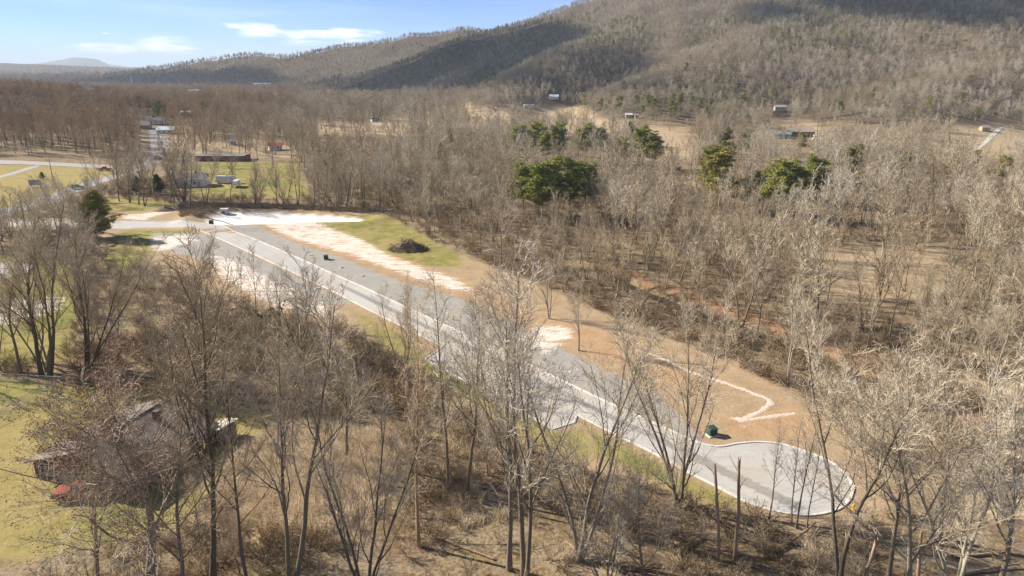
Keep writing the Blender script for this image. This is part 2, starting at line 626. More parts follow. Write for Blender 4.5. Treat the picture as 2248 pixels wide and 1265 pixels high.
SITE = PG((235, 437), (440, 452), (640, 462), (830, 468), (1000, 555), (1180, 625), (1330, 690), (1500, 755), (1640, 815), (1740, 865), (1850, 950), (1960, 1050), (1960, 1150),
          (1750, 1170), (1560, 1110), (1420, 1060), (1290, 1030), (1180, 1000), (1020, 880), (880, 800), (770, 735), (700, 740), (600, 705), (480, 660), (400, 620), (300, 580), (215, 600), (225, 505), (0, 500), (0, 480), (230, 480))
GREEN = [PG((800, 474), (860, 480), (1010, 560), (1015, 590), (930, 583), (850, 560), (740, 520), (690, 492)),
         PG((225, 435), (330, 440), (420, 452), (370, 462), (270, 466), (230, 466)), PG((270, 505), (440, 506), (370, 525), (300, 585), (225, 600), (240, 530)),
         PG((925, 785), (1215, 948), (1290, 945), (1300, 1010), (1180, 985), (1060, 905), (960, 840), (890, 800)),
         PG((770, 680), (830, 705), (930, 765), (930, 810), (840, 775)), PG((1300, 945), (1480, 1035), (1640, 1110), (1600, 1120), (1400, 1040), (1300, 1000)),
         PG((-400, 840), (120, 836), (300, 850), (480, 880), (610, 895), (590, 960), (520, 1010), (440, 1110), (380, 1165), (150, 1210), (-500, 1300)),
         PG((420, 362), (650, 358), (680, 432), (430, 436), (390, 405)), PG((-400, 374), (100, 376), (200, 376), (300, 380), (170, 415), (0, 465), (-400, 560)),
         PG((-300, 556), (60, 560), (150, 590), (170, 640), (160, 790), (-300, 830))]
YELLOW = [PG((-400, 372), (200, 374), (330, 366), (260, 388), (170, 415), (0, 465), (-400, 560)), PG((-400, 880), (90, 900), (200, 1040), (150, 1200), (-500, 1300)),
          PG((470, 880), (610, 895), (590, 960), (470, 1080), (430, 1000))]
STRAW = [PG((566, 494), (690, 488), (790, 520), (880, 568), (1010, 612), (1050, 640), (1000, 640), (900, 612), (780, 566), (650, 530)),
         PG((440, 550), (520, 570), (620, 620), (700, 655), (760, 690), (680, 700), (580, 670), (480, 610)),
         PG((-200, 655), (150, 652), (140, 680), (20, 716), (-200, 740)), PG((1170, 712), (1265, 712), (1260, 745), (1200, 780), (1120, 745)),
         PG((268, 470), (400, 462), (345, 476), (320, 485), (262, 484)), PG((320, 520), (420, 512), (440, 530), (330, 560)), PG((1600, 910), (1650, 900), (1640, 925), (1600, 938))]
MULCH = [PG((500, 500), (560, 497), (640, 530), (760, 570), (860, 612), (1000, 652), (1100, 700), (1300, 800), (1440, 865), (1530, 950), (1560, 985), (1430, 930), (1213, 825), (1021, 735), (803, 635), (669, 575), (540, 520)),
         PG((330, 512), (446, 512), (530, 549), (720, 640), (780, 668), (700, 668), (600, 640), (470, 580), (350, 545)),
         PG((925, 790), (1215, 945), (1260, 930), (975, 780))]
CLAY = [PG((1580, 915), (1700, 895), (1820, 905), (1810, 950), (1700, 965), (1600, 955)), PG((1180, 690), (1330, 730), (1560, 840), (1520, 860), (1300, 780), (1150, 720)),
        PG((566, 494), (690, 488), (890, 568), (1060, 630), (1180, 690), (1120, 700), (1000, 645), (780, 570), (640, 530))]
PASTURE = [PG((300, 296), (420, 290), (430, 330), (560, 318), (650, 325), (650, 350), (380, 352)), PG((640, 281), (910, 274), (920, 304), (680, 306)), PG((860, 238), (1120, 236), (1120, 290), (880, 275)), PG((1100, 214), (1240, 206), (1270, 250), (1110, 250)),
           PG((1190, 250), (1490, 250), (1510, 300), (1210, 300)), PG((1900, 266), (2200, 264), (2210, 300), (1900, 300)), PG((1400, 300), (1520, 300), (1530, 350), (1420, 350)),
           PG((1690, 280), (1820, 285), (1820, 315), (1690, 310)), PG((2080, 298), (2260, 296), (2230, 350), (2060, 345)), PG((1480, 380), (1640, 380), (1640, 430), (1480, 430)), PG((1800, 560), (2060, 545), (2100, 630), (1920, 670), (1800, 630))]
TALL = PG((520, 1010), (600, 945), (700, 930), (850, 960), (870, 1030), (830, 1130), (700, 1180), (560, 1190), (470, 1150), (470, 1080))
TRACK = [PG((1400, 768), (1460, 790), (1520, 818), (1590, 840), (1650, 862), (1690, 880), (1665, 905), (1620, 925)), PG((1620, 925), (1690, 915), (1745, 908))]

BERM = PG((395, 446), (560, 451), (700, 456), (830, 463), (812, 474), (700, 466), (600, 462), (500, 460), (455, 470), (440, 480), (395, 480))
m_site = pmask([SITE], 3.0) * (1 - pmask([BERM], 1.2))
m_green = pmask(GREEN, 3.0)
m_yel = pmask(YELLOW, 6.0)
m_straw = pmask(STRAW, 2.6)
m_track = lmask([np.array(t) for t in TRACK], 0.5, 0.5)
m_mulch = pmask(MULCH, 1.8)
m_clay = pmask(CLAY, 3.0)
m_past = pmask(PASTURE, 30.0) * (1 - sstep(5, 12, gv[:, 2]))
m_past = np.maximum(m_past, pmask([TALL], 2.5))
m_bas = pmask([BASIN], 0.8)
m_far = np.maximum(sstep(900, 1600, np.hypot(gp_x, gp_y)), sstep(6, 14, gv[:, 2]))
dck, _, sck = linedist(gp_x, gp_y, CREEK)
m_bank = np.where(gp_y < 420, sstep(2.0, 3.2, dck) * (1 - sstep(5.0, 7.5, dck)) * (sck > 0), 0)

gme = mesh_np('ground', gv, gf, None)
for nm, ch in (('ma', (m_green, m_straw, m_mulch, m_clay)), ('mb', (m_site, m_yel, m_past, m_bas)), ('mc', (m_far, m_bank, gp_x * 0, gp_x * 0 + 1))):
    a = gme.color_attributes.new(nm, 'FLOAT_COLOR', 'POINT')
    a.data.foreach_set('color', np.stack(ch, 1).astype(np.float32).ravel())


def ground_material():
    m, nt, b = mat_new('ground_cover')
    L = nt.links
    geo = nd(nt, 'ShaderNodeNewGeometry').outputs['Position']

    def attr(n):
        a = nd(nt, 'ShaderNodeAttribute', attribute_name=n)
        s = nd(nt, 'ShaderNodeSeparateColor')
        L.new(a.outputs['Color'], s.inputs[0])
        return s.outputs[0], s.outputs[1], s.outputs[2], a.outputs['Alpha']
    green, straw, mulch, clay = attr('ma')
    site, yel, past, bas = attr('mb')
    far, bank, track, _ = attr('mc')
    n_big = noise(nt, 0.045, 5, 0.6, geo)
    n_mid = noise(nt, 0.35, 5, 0.62, geo)
    n_fin = noise(nt, 2.2, 5, 0.7, geo)
    n_mic = noise(nt, 9.0, 3, 0.7, geo)
    # streaks that run along the graded lots
    mp = nd(nt, 'ShaderNodeMapping')
    mp.inputs['Rotation'].default_value = (0, 0, R(12))
    mp.inputs['Scale'].default_value = (0.26, 1.0, 1.0)
    L.new(geo, mp.inputs['Vector'])
    n_str = noise(nt, 0.8, 6, 0.68, mp.outputs[0], 1.0)

    def fac(mask, n, amp, sharp):
        return mth(nt, 'ADD', mth(nt, 'MULTIPLY', mth(nt, 'SUBTRACT', mth(nt, 'ADD', mask, mth(nt, 'MULTIPLY', mth(nt, 'SUBTRACT', n, 0.5), amp)), 0.5), sharp), 0.5, True)
    n_mix = mth(nt, 'ADD', mth(nt, 'MULTIPLY', n_fin, 0.55), mth(nt, 'MULTIPLY', n_mid, 0.45))
    litter = ramp(nt, n_mix, [(0.28, (0.08, 0.050, 0.028)), (0.45, (0.15, 0.098, 0.056)), (0.60, (0.225, 0.155, 0.090)), (0.78, (0.34, 0.25, 0.155))])
    n_pat = noise(nt, 0.12, 4, 0.6, geo, 0.5)
    litter = mixc(nt, mth(nt, 'MULTIPLY', fac(n_pat, n_fin, 0.8, 5.0), 0.6), litter, ramp(nt, n_fin, [(0.3, (0.19, 0.16, 0.075)), (0.7, (0.36, 0.29, 0.16))]))
    n_pa2 = noise(nt, 0.21, 4, 0.6, geo, 0.5)
    litter = mixc(nt, mth(nt, 'MULTIPLY', fac(n_pa2, n_fin, 0.8, 6.0), 0.45), litter, ramp(nt, n_fin, [(0.3, (0.22, 0.175, 0.13)), (0.7, (0.40, 0.33, 0.26))]))
    forest = ramp(nt, n_mid, [(0.3, (0.075, 0.058, 0.040)), (0.7, (0.14, 0.108, 0.076))])
    c = mixc(nt, far, litter, forest)
    tan = ramp(nt, n_mix, [(0.28, (0.25, 0.170, 0.100)), (0.5, (0.36, 0.262, 0.162)), (0.72, (0.46, 0.36, 0.24))])
    c = mixc(nt, fac(site, n_mid, 0.6, 3.0), c, tan)
    pas = ramp(nt, n_mix, [(0.3, (0.32, 0.235, 0.14)), (0.7, (0.46, 0.36, 0.235))])
    c = mixc(nt, fac(past, n_big, 1.3, 2.2), c, pas)
    gcol = ramp(nt, n_mix, [(0.28, (0.115, 0.128, 0.028)), (0.5, (0.185, 0.195, 0.046)), (0.72, (0.30, 0.275, 0.085))])
    gcol = mixc(nt, mth(nt, 'MULTIPLY', fac(n_big, n_mid, 1.0, 4.0), 0.85), gcol, (0.33, 0.255, 0.105))
    c = mixc(nt, mth(nt, 'MULTIPLY', fac(green, n_mid, 0.9, 2.2), 0.9), c, gcol)
    ycol = ramp(nt, n_mix, [(0.3, (0.26, 0.200, 0.072)), (0.7, (0.40, 0.32, 0.14))])
    c = mixc(nt, mth(nt, 'MULTIPLY', fac(yel, n_mid, 0.8, 2.0), 0.75), c, ycol)
    ccol = ramp(nt, n_mix, [(0.3, (0.36, 0.20, 0.095)), (0.7, (0.50, 0.325, 0.185))])
    c = mixc(nt, mth(nt, 'MULTIPLY', fac(clay, n_mid, 0.9, 2.5), 0.5), c, ccol)
    gr = ramp(nt, n_mix, [(0.25, (0.25, 0.24, 0.22)), (0.75, (0.40, 0.385, 0.35))])
    c = mixc(nt, mth(nt, 'MULTIPLY', fac(mulch, n_mid, 0.8, 3.0), 0.92), c, gr)
    sc = ramp(nt, n_mix, [(0.3, (0.48, 0.37, 0.29)), (0.5, (0.70, 0.62, 0.54)), (0.72, (0.80, 0.75, 0.68))])
    n_s2 = mth(nt, 'ADD', mth(nt, 'MULTIPLY', n_str, 0.7), mth(nt, 'MULTIPLY', n_fin, 0.3))
    c = mixc(nt, mth(nt, 'MULTIPLY', fac(mth(nt, 'MULTIPLY', straw, 0.60), n_s2, 2.1, 4.5), 0.95), c, sc)
    c = mixc(nt, mth(nt, 'MULTIPLY', fac(track, n_fin, 0.9, 2.5), 0.85), c, sc)
    c = mixc(nt, mth(nt, 'MULTIPLY', bank, 0.8), c, (0.27, 0.145, 0.085))
    wc = ramp(nt, n_mid, [(0.3, (0.70, 0.68, 0.64)), (0.7, (0.84, 0.82, 0.79))])
    c = mixc(nt, bas, c, wc)
    L.new(c, b.inputs['Base Color'])
    b.inputs['Roughness'].default_value = 0.95
    b.inputs['Specular IOR Level'].default_value = 0.05
    h = mth(nt, 'ADD', mth(nt, 'MULTIPLY', n_fin, 0.7), mth(nt, 'MULTIPLY', n_mic, 0.3))
    bump(nt, b, h, 0.55, 0.22)
    return m


M['ground'] = ground_material()
gme.materials.append(M['ground'])
tag(obj('ground', gme), kind='structure')

# ------------------------------------------------------------------ roads
def road_material(name, base, stripes=True):
    m, nt, b = mat_new(name)
    L = nt.links
    uv = nd(nt, 'ShaderNodeAttribute', attribute_name='ruv')
    s = nd(nt, 'ShaderNodeSeparateColor')
    L.new(uv.outputs['Color'], s.inputs[0])
    geo = nd(nt, 'ShaderNodeNewGeometry').outputs['Position']
    n1 = noise(nt, 0.25, 5, 0.6, geo)
    n2 = noise(nt, 1.6, 5, 0.65, geo)
    n3 = noise(nt, 14.0, 3, 0.7, geo)
    c = ramp(nt, mth(nt, 'ADD', mth(nt, 'MULTIPLY', n1, 0.5), mth(nt, 'MULTIPLY', n2, 0.5)), [(0.3, tuple(x * 0.86 for x in base)), (0.7, tuple(min(1, x * 1.12) for x in base))])
    if stripes:
        cb = nd(nt, 'ShaderNodeCombineXYZ')
        L.new(mth(nt, 'MULTIPLY', s.outputs[0], 16.0), cb.inputs[0])
        L.new(mth(nt, 'MULTIPLY', uv.outputs['Alpha'], 22.0), cb.inputs[1])
        nlong = noise(nt, 1.0, 5, 0.65, cb.outputs[0], 0.4)
        c = mixc(nt, mth(nt, 'MULTIPLY', mth(nt, 'ADD', mth(nt, 'MULTIPLY', mth(nt, 'SUBTRACT', nlong, 0.55), 6.0), 0.5, True), 0.5), c, (0.53, 0.50, 0.445))
        c = mixc(nt, mth(nt, 'MULTIPLY', mth(nt, 'ADD', mth(nt, 'MULTIPLY', mth(nt, 'SUBTRACT', 0.40, nlong), 8.0), 0.5, True), 0.4), c, (0.24, 0.225, 0.21))
        # pale dried mud tracked along both sides, bare dark asphalt left between: stored per vertex (g: pale, b: dark)
        pale = mth(nt, 'ADD', mth(nt, 'MULTIPLY', mth(nt, 'SUBTRACT', mth(nt, 'ADD', s.outputs[1], mth(nt, 'MULTIPLY', mth(nt, 'SUBTRACT', n2, 0.5), 0.9)), 0.5), 3.0), 0.5, True)
        c = mixc(nt, mth(nt, 'MULTIPLY', pale, 0.85), c, mixc(nt, n2, (0.46, 0.435, 0.39), (0.57, 0.54, 0.485)))
        dark = mth(nt, 'ADD', mth(nt, 'MULTIPLY', mth(nt, 'SUBTRACT', mth(nt, 'ADD', s.outputs[2], mth(nt, 'MULTIPLY', mth(nt, 'SUBTRACT', n1, 0.5), 0.7)), 0.5), 3.5), 0.5, True)
        c = mixc(nt, mth(nt, 'MULTIPLY', dark, 0.8), c, mixc(nt, n2, (0.19, 0.183, 0.172), (0.29, 0.28, 0.262)))
        n4 = noise(nt, 0.09, 4, 0.6, geo)
        c = mixc(nt, mth(nt, 'MULTIPLY', mth(nt, 'ADD', mth(nt, 'MULTIPLY', mth(nt, 'SUBTRACT', mth(nt, 'ADD', n4, mth(nt, 'MULTIPLY', n2, 0.25)), 0.68), 7.0), 0.5, True), 0.4), c, (0.42, 0.34, 0.25))
    c = mixc(nt, mth(nt, 'MULTIPLY', n3, 0.25), c, (0.12, 0.115, 0.11))
    L.new(c, b.inputs['Base Color'])
    b.inputs['Roughness'].default_value = 0.85
    bump(nt, b, n3, 0.2, 0.02)
    return m


M['road'] = road_material('new_street_asphalt', (0.45, 0.44, 0.42))
M['mainroad'] = road_material('old_road_asphalt', (0.36, 0.34, 0.325), False)


def loft_road(name, La, Lb, n, m, mat, lift, shade=None):
    a, la = resample(La, n)
    b, lb = resample(Lb, n)
    t = np.linspace(0, 1, m)
    P = a[:, None, :] * (1 - t)[None, :, None] + b[:, None, :] * t[None, :, None]
    z = zfun(P[..., 0].ravel(), P[..., 1].ravel()).reshape(n, m) + lift
    v = np.concatenate([P, z[..., None]], -1).reshape(-1, 3)
    ix = np.arange(n * m).reshape(n, m)
    f = np.stack([ix[:-1, :-1], ix[:-1, 1:], ix[1:, 1:], ix[1:, :-1]], -1).reshape(-1, 4)
    me = mesh_np(name, v, f, mat)
    bm = bmesh.new()
    bm.from_mesh(me)
    bmesh.ops.recalc_face_normals(bm, faces=bm.faces)
    if sum(fc.normal.z for fc in bm.faces) < 0:
        bmesh.ops.reverse_faces(bm, faces=bm.faces)
    bm.to_mesh(me)
    bm.free()
    at_ = me.color_attributes.new('ruv', 'FLOAT_COLOR', 'POINT')
    col = np.zeros((n * m, 4), np.float32)
    S, T = np.meshgrid(np.linspace(0, 1, n), t, indexing='ij')
    col[:, 0], col[:, 3] = T.ravel(), S.ravel()
    if shade:
        S, T = np.meshgrid(np.linspace(0, 1, n), t, indexing='ij')
        pale, dark = shade(S.ravel(), T.ravel(), v[:, 0], v[:, 1])
        col[:, 1], col[:, 2] = pale, dark
    at_.data.foreach_set('color', col.ravel())
    return tag(obj(name, me), kind='structure')


# new street: left-hand edge (nearer the camera) and right-hand edge, entry at the old road, round to the tip of the turning circle
E_LOW = [G(*p) for p in ((-140, 497), (0, 496), (121, 496), (200, 500), (271, 503), (322, 500.5), (403, 502), (441, 508), (529, 546), (628, 592), (722, 636), (814, 683), (900, 726), (973, 762), (1080, 816), (1180, 868),
                         (1293, 925), (1368, 963), (1432, 994), (1508, 1036), (1574, 1069), (1629, 1098), (1684, 1118), (1736, 1129), (1779, 1132), (1835, 1121), (1864, 1099), (1874, 1070))]
E_UP = [G(*p) for p in ((-140, 486), (0, 486), (121, 486), (200, 486), (269, 486), (340, 486), (390, 487.5), (430, 490.5), (470, 497), (511, 508), (550, 522), (610, 547), (669, 573), (739, 605), (803, 633), (884, 671),
                        (991, 720), (1078, 761), (1214, 826), (1318, 876), (1413, 919), (1476, 947), (1515, 965), (1550, 977), (1582, 981), (1621, 974), (1669, 971), (1716, 976), (1764, 990), (1819, 1012), (1858, 1041), (1874, 1070))]
LOW, UP = smooth_line(E_LOW, 8), smooth_line(E_UP, 8)
# pair the two edges by distance along the street so that the cross-lines stay square to it
cen = smooth_line([((a[0] + b[0]) / 2, (a[1] + b[1]) / 2) for a, b in zip(resample(LOW, 40)[0], resample(UP, 40)[0])], 4)


def shade_street(S, T, x, y):
    u, v = proj(x, y, 0 * x)
    # T: 0 low edge, 1 upper edge
    on = sstep(640, 760, u)
    cul = sstep(1500, 1600, u)
    up_band = sstep(0.62, 0.70, T) * (1 - sstep(0.97, 1.0, T)) * on * (1 - sstep(1480, 1560, u))
    lo_band = (1 - sstep(0.36, 0.44, T)) * sstep(0.02, 0.05, T) * on * (1 - sstep(1250, 1500, u) * 0.6)
    pale = np.clip(np.maximum(up_band, lo_band) * (0.65 + 0.5 * vnoise(x, y, 9)), 0, 1)
    dk = sstep(0.40, 0.47, T) * (1 - sstep(0.58, 0.64, T)) * sstep(735, 760, u) * (1 - sstep(1500, 1560, u))
    # the same darker strip runs on across the turning circle
    ax, ay = G(1500, 992)
    bx, by = G(1770, 1122)
    L = math.hypot(bx - ax, by - ay)
    tt = ((x - ax) * (bx - ax) + (y - ay) * (by - ay)) / L
    dd = np.abs((x - ax) * (by - ay) - (y - ay) * (bx - ax)) / L
    dk2 = (1 - sstep(0.75, 1.05, dd)) * sstep(-3, 2, tt) * (1 - sstep(L - 2, L + 1.5, tt))
    pale = np.maximum(pale, cul * 0.45 * sstep(0.3, 0.5, vnoise(x, y, 6)))
    return pale, np.maximum(dk * 0.95, dk2 * 0.8)


loft_road('street', LOW, UP, 330, 26, M['road'], 0.02, shade_street)


def kerb(name, line, w=0.32, h=0.13, n=None, lift=0.0):
    L = np.asarray(line)
    n = n or max(2, int(resample(L, 2)[1] / 0.8))
    P, ln = resample(L, n)
    T = np.gradient(P, axis=0)
    T /= np.linalg.norm(T, axis=1)[:, None] + 1e-9
    N = np.stack([-T[:, 1], T[:, 0]], 1)
    z = zfun(P[:, 0], P[:, 1]) + lift
    prof = [(-w / 2, -0.05), (-w / 2, h * 0.8), (-w / 2 + 0.04, h), (w / 2 - 0.04, h), (w / 2, h * 0.8), (w / 2, -0.05)]
    k = len(prof)
    V = np.stack([np.concatenate([P + N * o, (z + q)[:, None]], 1) for o, q in prof], 1).reshape(-1, 3)
    ix = np.arange(n * k).reshape(n, k)
    f = np.stack([ix[:-1, :-1], ix[1:, :-1], ix[1:, 1:], ix[:-1, 1:]], -1).reshape(-1, 4)
    caps = np.array([ix[0, [0, 1, 2, 3]], ix[0, [0, 3, 4, 5]], ix[-1, [3, 2, 1, 0]], ix[-1, [5, 4, 3, 0]]])
    me = mesh_np(name, V, [f, caps], M['kerb'], False)
    return tag(obj(name, me), kind='structure')


iL = int(np.argmin(np.abs(proj(LOW[:, 0], LOW[:, 1], 0 * LOW[:, 0])[0] - 403)))
uL = proj(LOW[:, 0], LOW[:, 1], 0 * LOW[:, 0])[0]
i0, i1, i2 = int(np.argmin(abs(uL - 441))), int(np.argmin(abs(uL - 968))), int(np.argmin(abs(uL[:-20] - 1272)))
kerb('kerb', LOW[i0:i1 + 1])
kerb('kerb', LOW[i2:])
uU = proj(UP[:, 0], UP[:, 1], 0 * UP[:, 0])[0]
kerb('kerb', UP[int(np.argmin(abs(uU - 280))):])
BAYP = [LOW[i1], G(934, 789), G(1215, 943), G(1262, 928), LOW[i2]]
for a, b in zip(BAYP[:-1], BAYP[1:]):
    if math.dist(a, b) > 0.3:
        kerb('kerb', [a, b], 0.26, 0.115)
inner = np.array(list(LOW[i1:i2 + 1]))
loft_road('parking_bay', inner + np.array([0, 0]), smooth_line(BAYP[1:4], 2) if False else np.array([BAYP[1], BAYP[2], BAYP[3]]), 60, 10, M['road'], 0.014,
          lambda S, T, x, y: (np.clip(0.25 + 0.9 * vnoise(x, y, 5), 0, 1) * sstep(0.0, 0.4, S), 0.7 * sstep(0.75, 0.98, T) * (1 - sstep(0.25, 0.4, S))))

MR_UP = smooth_line([G(*p) for p in ((-500, 590), (-160, 500), (0, 460), (107, 432), (188, 406), (255, 386), (317, 362), (333, 335), (331, 312))], 8)
MR_LO = smooth_line([G(*p) for p in ((-500, 640), (-160, 525), (0, 477), (80, 456), (150, 433), (215, 411), (269, 393), (330, 372), (362, 352), (374, 328), (338, 309))], 8)
loft_road('road', MR_LO, MR_UP, 120, 8, M['mainroad'], 0.03)
loft_road('side_road', smooth_line([G(*p) for p in ((-300, 372), (0, 372), (118, 374), (215, 376), (300, 376))], 6), smooth_line([G(*p) for p in ((-300, 365), (0, 366), (118, 368.5), (215, 370), (310, 370))], 6), 40, 5, M['mainroad'], 0.05)
loft_road('driveway', smooth_line([G(*p) for p in ((-160, 430), (0, 397), (60, 383), (92, 375))], 6), smooth_line([G(*p) for p in ((-160, 424), (0, 392), (55, 379), (84, 373.5))], 6), 30, 4, M['mainroad'], 0.06)
loft_road('farm_road', smooth_line([G(*p) for p in ((2130, 335), (2150, 322), (2180, 306), (2192, 302))], 6), smooth_line([G(*p) for p in ((2142, 335), (2163, 322), (2190, 307), (2200, 302))], 6), 24, 4, M['kerb'], 0.15)
# turning circle of the next street, cut by the picture's edge
cc = G(-25, 600)
ring = [(cc[0] + 8.6 * math.cos(t), cc[1] + 8.6 * math.sin(t)) for t in np.linspace(-math.pi, math.pi, 49)]
loft_road('turning_circle', np.array(ring[:25]), np.array(ring[24:])[::-1], 25, 10, M['road'], 0.02)
kerb('kerb', ring, 0.45, 0.13, 70)
# concrete drive beside the bungalow
HX, HY, HR = -46.6, 73.2, R(-17)


def hl(x, y):
    return (HX + x * math.cos(HR) - y * math.sin(HR), HY + x * math.sin(HR) + y * math.cos(HR))


m_, nt_, b_ = mat_new('washed_stone')
g_ = nd(nt_, 'ShaderNodeNewGeometry').outputs['Position']
nt_.links.new(ramp(nt_, noise(nt_, 2.5, 5, 0.7, g_), [(0.3, (0.38, 0.28, 0.20)), (0.5, (0.56, 0.47, 0.38)), (0.7, (0.70, 0.63, 0.55))]), b_.inputs['Base Color'])
b_.inputs['Roughness'].default_value = 0.95
bump(nt_, b_, noise(nt_, 6.0, 4, 0.7, g_), 0.5, 0.08)
trg = np.random.default_rng(31)
for ti, (ln, wd) in enumerate(((TRACK[0], 0.42), (TRACK[1], 0.30))):
    Lt, len_ = resample(smooth_line(ln, 8), int(9 * len(ln) * 3))
    Tt = unit2 = np.gradient(Lt, axis=0)
    Tt = Tt / (np.linalg.norm(Tt, axis=1)[:, None] + 1e-9)
    Nt = np.stack([-Tt[:, 1], Tt[:, 0]], 1)
    wl_ = wd * (0.35 + 1.3 * fbm(Lt[:, 0] * 1.0, Lt[:, 1] + 9, 2.2, 3)) * np.clip(trg.normal(1, 0.22, len(Lt)), 0.3, 2)
    wr_ = wd * (0.35 + 1.3 * fbm(Lt[:, 0] + 40, Lt[:, 1], 2.2, 3)) * np.clip(trg.normal(1, 0.22, len(Lt)), 0.3, 2)
    cols = [Lt + Nt * (wl_ * q)[:, None] if q > 0 else Lt + Nt * (wr_ * q)[:, None] for q in (-1, -0.5, 0, 0.5, 1)]
    hs_ = (0.006, 0.03, 0.035, 0.03, 0.006)
    V = np.stack([np.concatenate([c_, (zfun(c_[:, 0], c_[:, 1]) + h_)[:, None]], 1) for c_, h_ in zip(cols, hs_)], 1).reshape(-1, 3)
    ix = np.arange(len(V)).reshape(-1, 5)
    F = np.stack([ix[:-1, :-1], ix[1:, :-1], ix[1:, 1:], ix[:-1, 1:]], -1).reshape(-1, 4)[:, ::-1]
    tag(obj('path', mesh_np('path', V, F, m_)), kind='structure')

# creek
cw = []
N_ = np.gradient(CREEK, axis=0)
N_ /= np.linalg.norm(N_, axis=1)[:, None]
N_ = np.stack([-N_[:, 1], N_[:, 0]], 1)
m_, nt_, b_ = mat_new('creek_water')
b_.inputs['Base Color'].default_value = (0.045, 0.036, 0.024, 1)
b_.inputs['Roughness'].default_value = 0.12
b_.inputs['Specular IOR Level'].default_value = 0.5
bump(nt_, b_, noise(nt_, 3.0, 3, 0.6, nd(nt_, 'ShaderNodeTexCoord').outputs['Object']), 0.15, 0.05)
V = np.concatenate([np.concatenate([CREEK - N_ * 0.9, np.full((len(CREEK), 1), -1.12)], 1), np.concatenate([CREEK + N_ * 0.9, np.full((len(CREEK), 1), -1.12)], 1)])
k = len(CREEK)
F = np.array([(i + 1, i, i + k, i + k + 1)[::-1] for i in range(k - 1)])
tag(obj('creek', mesh_np('creek', V, F, m_, True)), kind='structure')

# ------------------------------------------------------------------ air
hz = MB().box((0, 0, 235), (36000, 36000, 480)).build('haze', None)
hz.location = (0, 0, 0)
m_ = bpy.data.materials.new('haze_air')
m_.use_nodes = True
m_.node_tree.nodes.remove(m_.node_tree.nodes['Principled BSDF'])
pv = m_.node_tree.nodes.new('ShaderNodeVolumePrincipled')
pv.inputs['Color'].default_value = (0.80, 0.90, 1.0, 1)
pv.inputs['Density'].default_value = 0.00009
m_.node_tree.links.new(pv.outputs[0], m_.node_tree.nodes['Material Output'].inputs['Volume'])
hz.data.materials.append(m_)
tag(hz, kind='stuff')

def GT(u, v):
    """where the ray of pixel (u, v) meets the terrain"""
    d = np.geomspace(40, 9000, 1500)
    x_, y_, z_ = at(u, v, d)
    h = z_ - zfun(x_, y_)
    i = int(np.argmax(h < 0)) if np.any(h < 0) else len(d) - 1
    return float(x_[i]), float(y_[i]), float(zfun(x_[i:i + 1], y_[i:i + 1])[0])


# fair-weather clouds drifting high over the valley; their shadows lie across the mountain
m_, nt_, b_ = mat_new('cloud_white')
b_.inputs['Base Color'].default_value = (0.9, 0.9, 0.92, 1)
b_.inputs['Roughness'].default_value = 1.0
tr_ = nd(nt_, 'ShaderNodeBsdfTransparent')
mx_ = nd(nt_, 'ShaderNodeMixShader')
mx_.inputs[0].default_value = 0.28
nt_.links.new(tr_.outputs[0], mx_.inputs[1])
nt_.links.new(b_.outputs[0], mx_.inputs[2])
nt_.links.new(mx_.outputs[0], nt_.nodes['Material Output'].inputs['Surface'])
CLOUD_Z = 1000.0
crg = np.random.default_rng(21)


def cloud(pix, n, size, label):
    """a flat-bottomed bank of cloud lobes whose shadow falls on the pixels' ground"""
    pu, pv2 = [p[0] for p in pix], [p[1] for p in pix]
    u, v = crg.uniform(min(pu), max(pu), n * 4), crg.uniform(min(pv2), max(pv2), n * 4)
    k_ = inpoly(u, v, pix)
    u, v = u[k_][:n], v[k_][:n]
    n = len(u)
    dd_ = np.geomspace(300, 7000, 160)
    x_, y_, z_ = at(u[:, None], v[:, None], dd_[None, :])
    y_ = y_ + 0 * x_
    hit = (z_ - zfun(x_.ravel(), y_.ravel()).reshape(x_.shape)) < 0
    i_ = np.where(hit.any(1), hit.argmax(1), 159)
    ar = np.arange(n)
    q = (CLOUD_Z - z_[ar, i_]) / sd.z
    spots = list(zip(x_[ar, i_] + sd.x * q, y_[ar, i_] + sd.y * q))
    cx, cy = sum(p[0] for p in spots) / n, sum(p[1] for p in spots) / n
    ico = bmesh.new()
    bmesh.ops.create_icosphere(ico, subdivisions=2, radius=1.0)
    bv = np.array([v.co for v in ico.verts])
    bf = np.array([[v.index for v in f.verts] for f in ico.faces])
    ico.free()
    parts = []
    for px, py in spots:
        r = size * crg.uniform(0.6, 1.3)
        w = bv * (1 + 0.16 * crg.normal(0, 1, (len(bv), 1)))
        v = w * np.array([r, r, r * 0.45])
        v[:, 2] = np.maximum(v[:, 2], -r * 0.12)
        parts.append((v + np.array([px - cx, py - cy, crg.uniform(0, size * 0.3)]), bf))
    v, f = join(parts)
    o = obj('cloud', mesh_np('cloud', v, f, m_), None, (cx, cy, CLOUD_Z))
    tag(o, kind='stuff')


def join(parts):
    vs, fs, b = [], [], 0
    for v, f in parts:
        vs.append(v)
        fs.append(f + b)
        b += len(v)
    return np.concatenate(vs), np.concatenate(fs)


cloud(((640, 180), (780, 172), (880, 146), (1000, 100), (1090, 66), (1200, 60), (1280, 74), (1240, 112), (1180, 150), (1140, 190), (1000, 200), (850, 205), (700, 200)), 330, 36, '')
cloud(((1340, 185), (1420, 145), (1480, 150), (1490, 190), (1400, 215), (1330, 208)), 20, 24, '')
cloud(((1620, 25), (1700, 58), (1850, 40), (2000, 45), (2150, 60), (2300, 66), (2300, 5), (2000, 5), (1700, 5)), 60, 38, '')
cloud(((-150, 165), (150, 168), (350, 170), (560, 172), (600, 195), (350, 196), (0, 192), (-150, 190)), 160, 75, '')

# ------------------------------------------------------------------ where the buildings stand
BUILDINGS = []


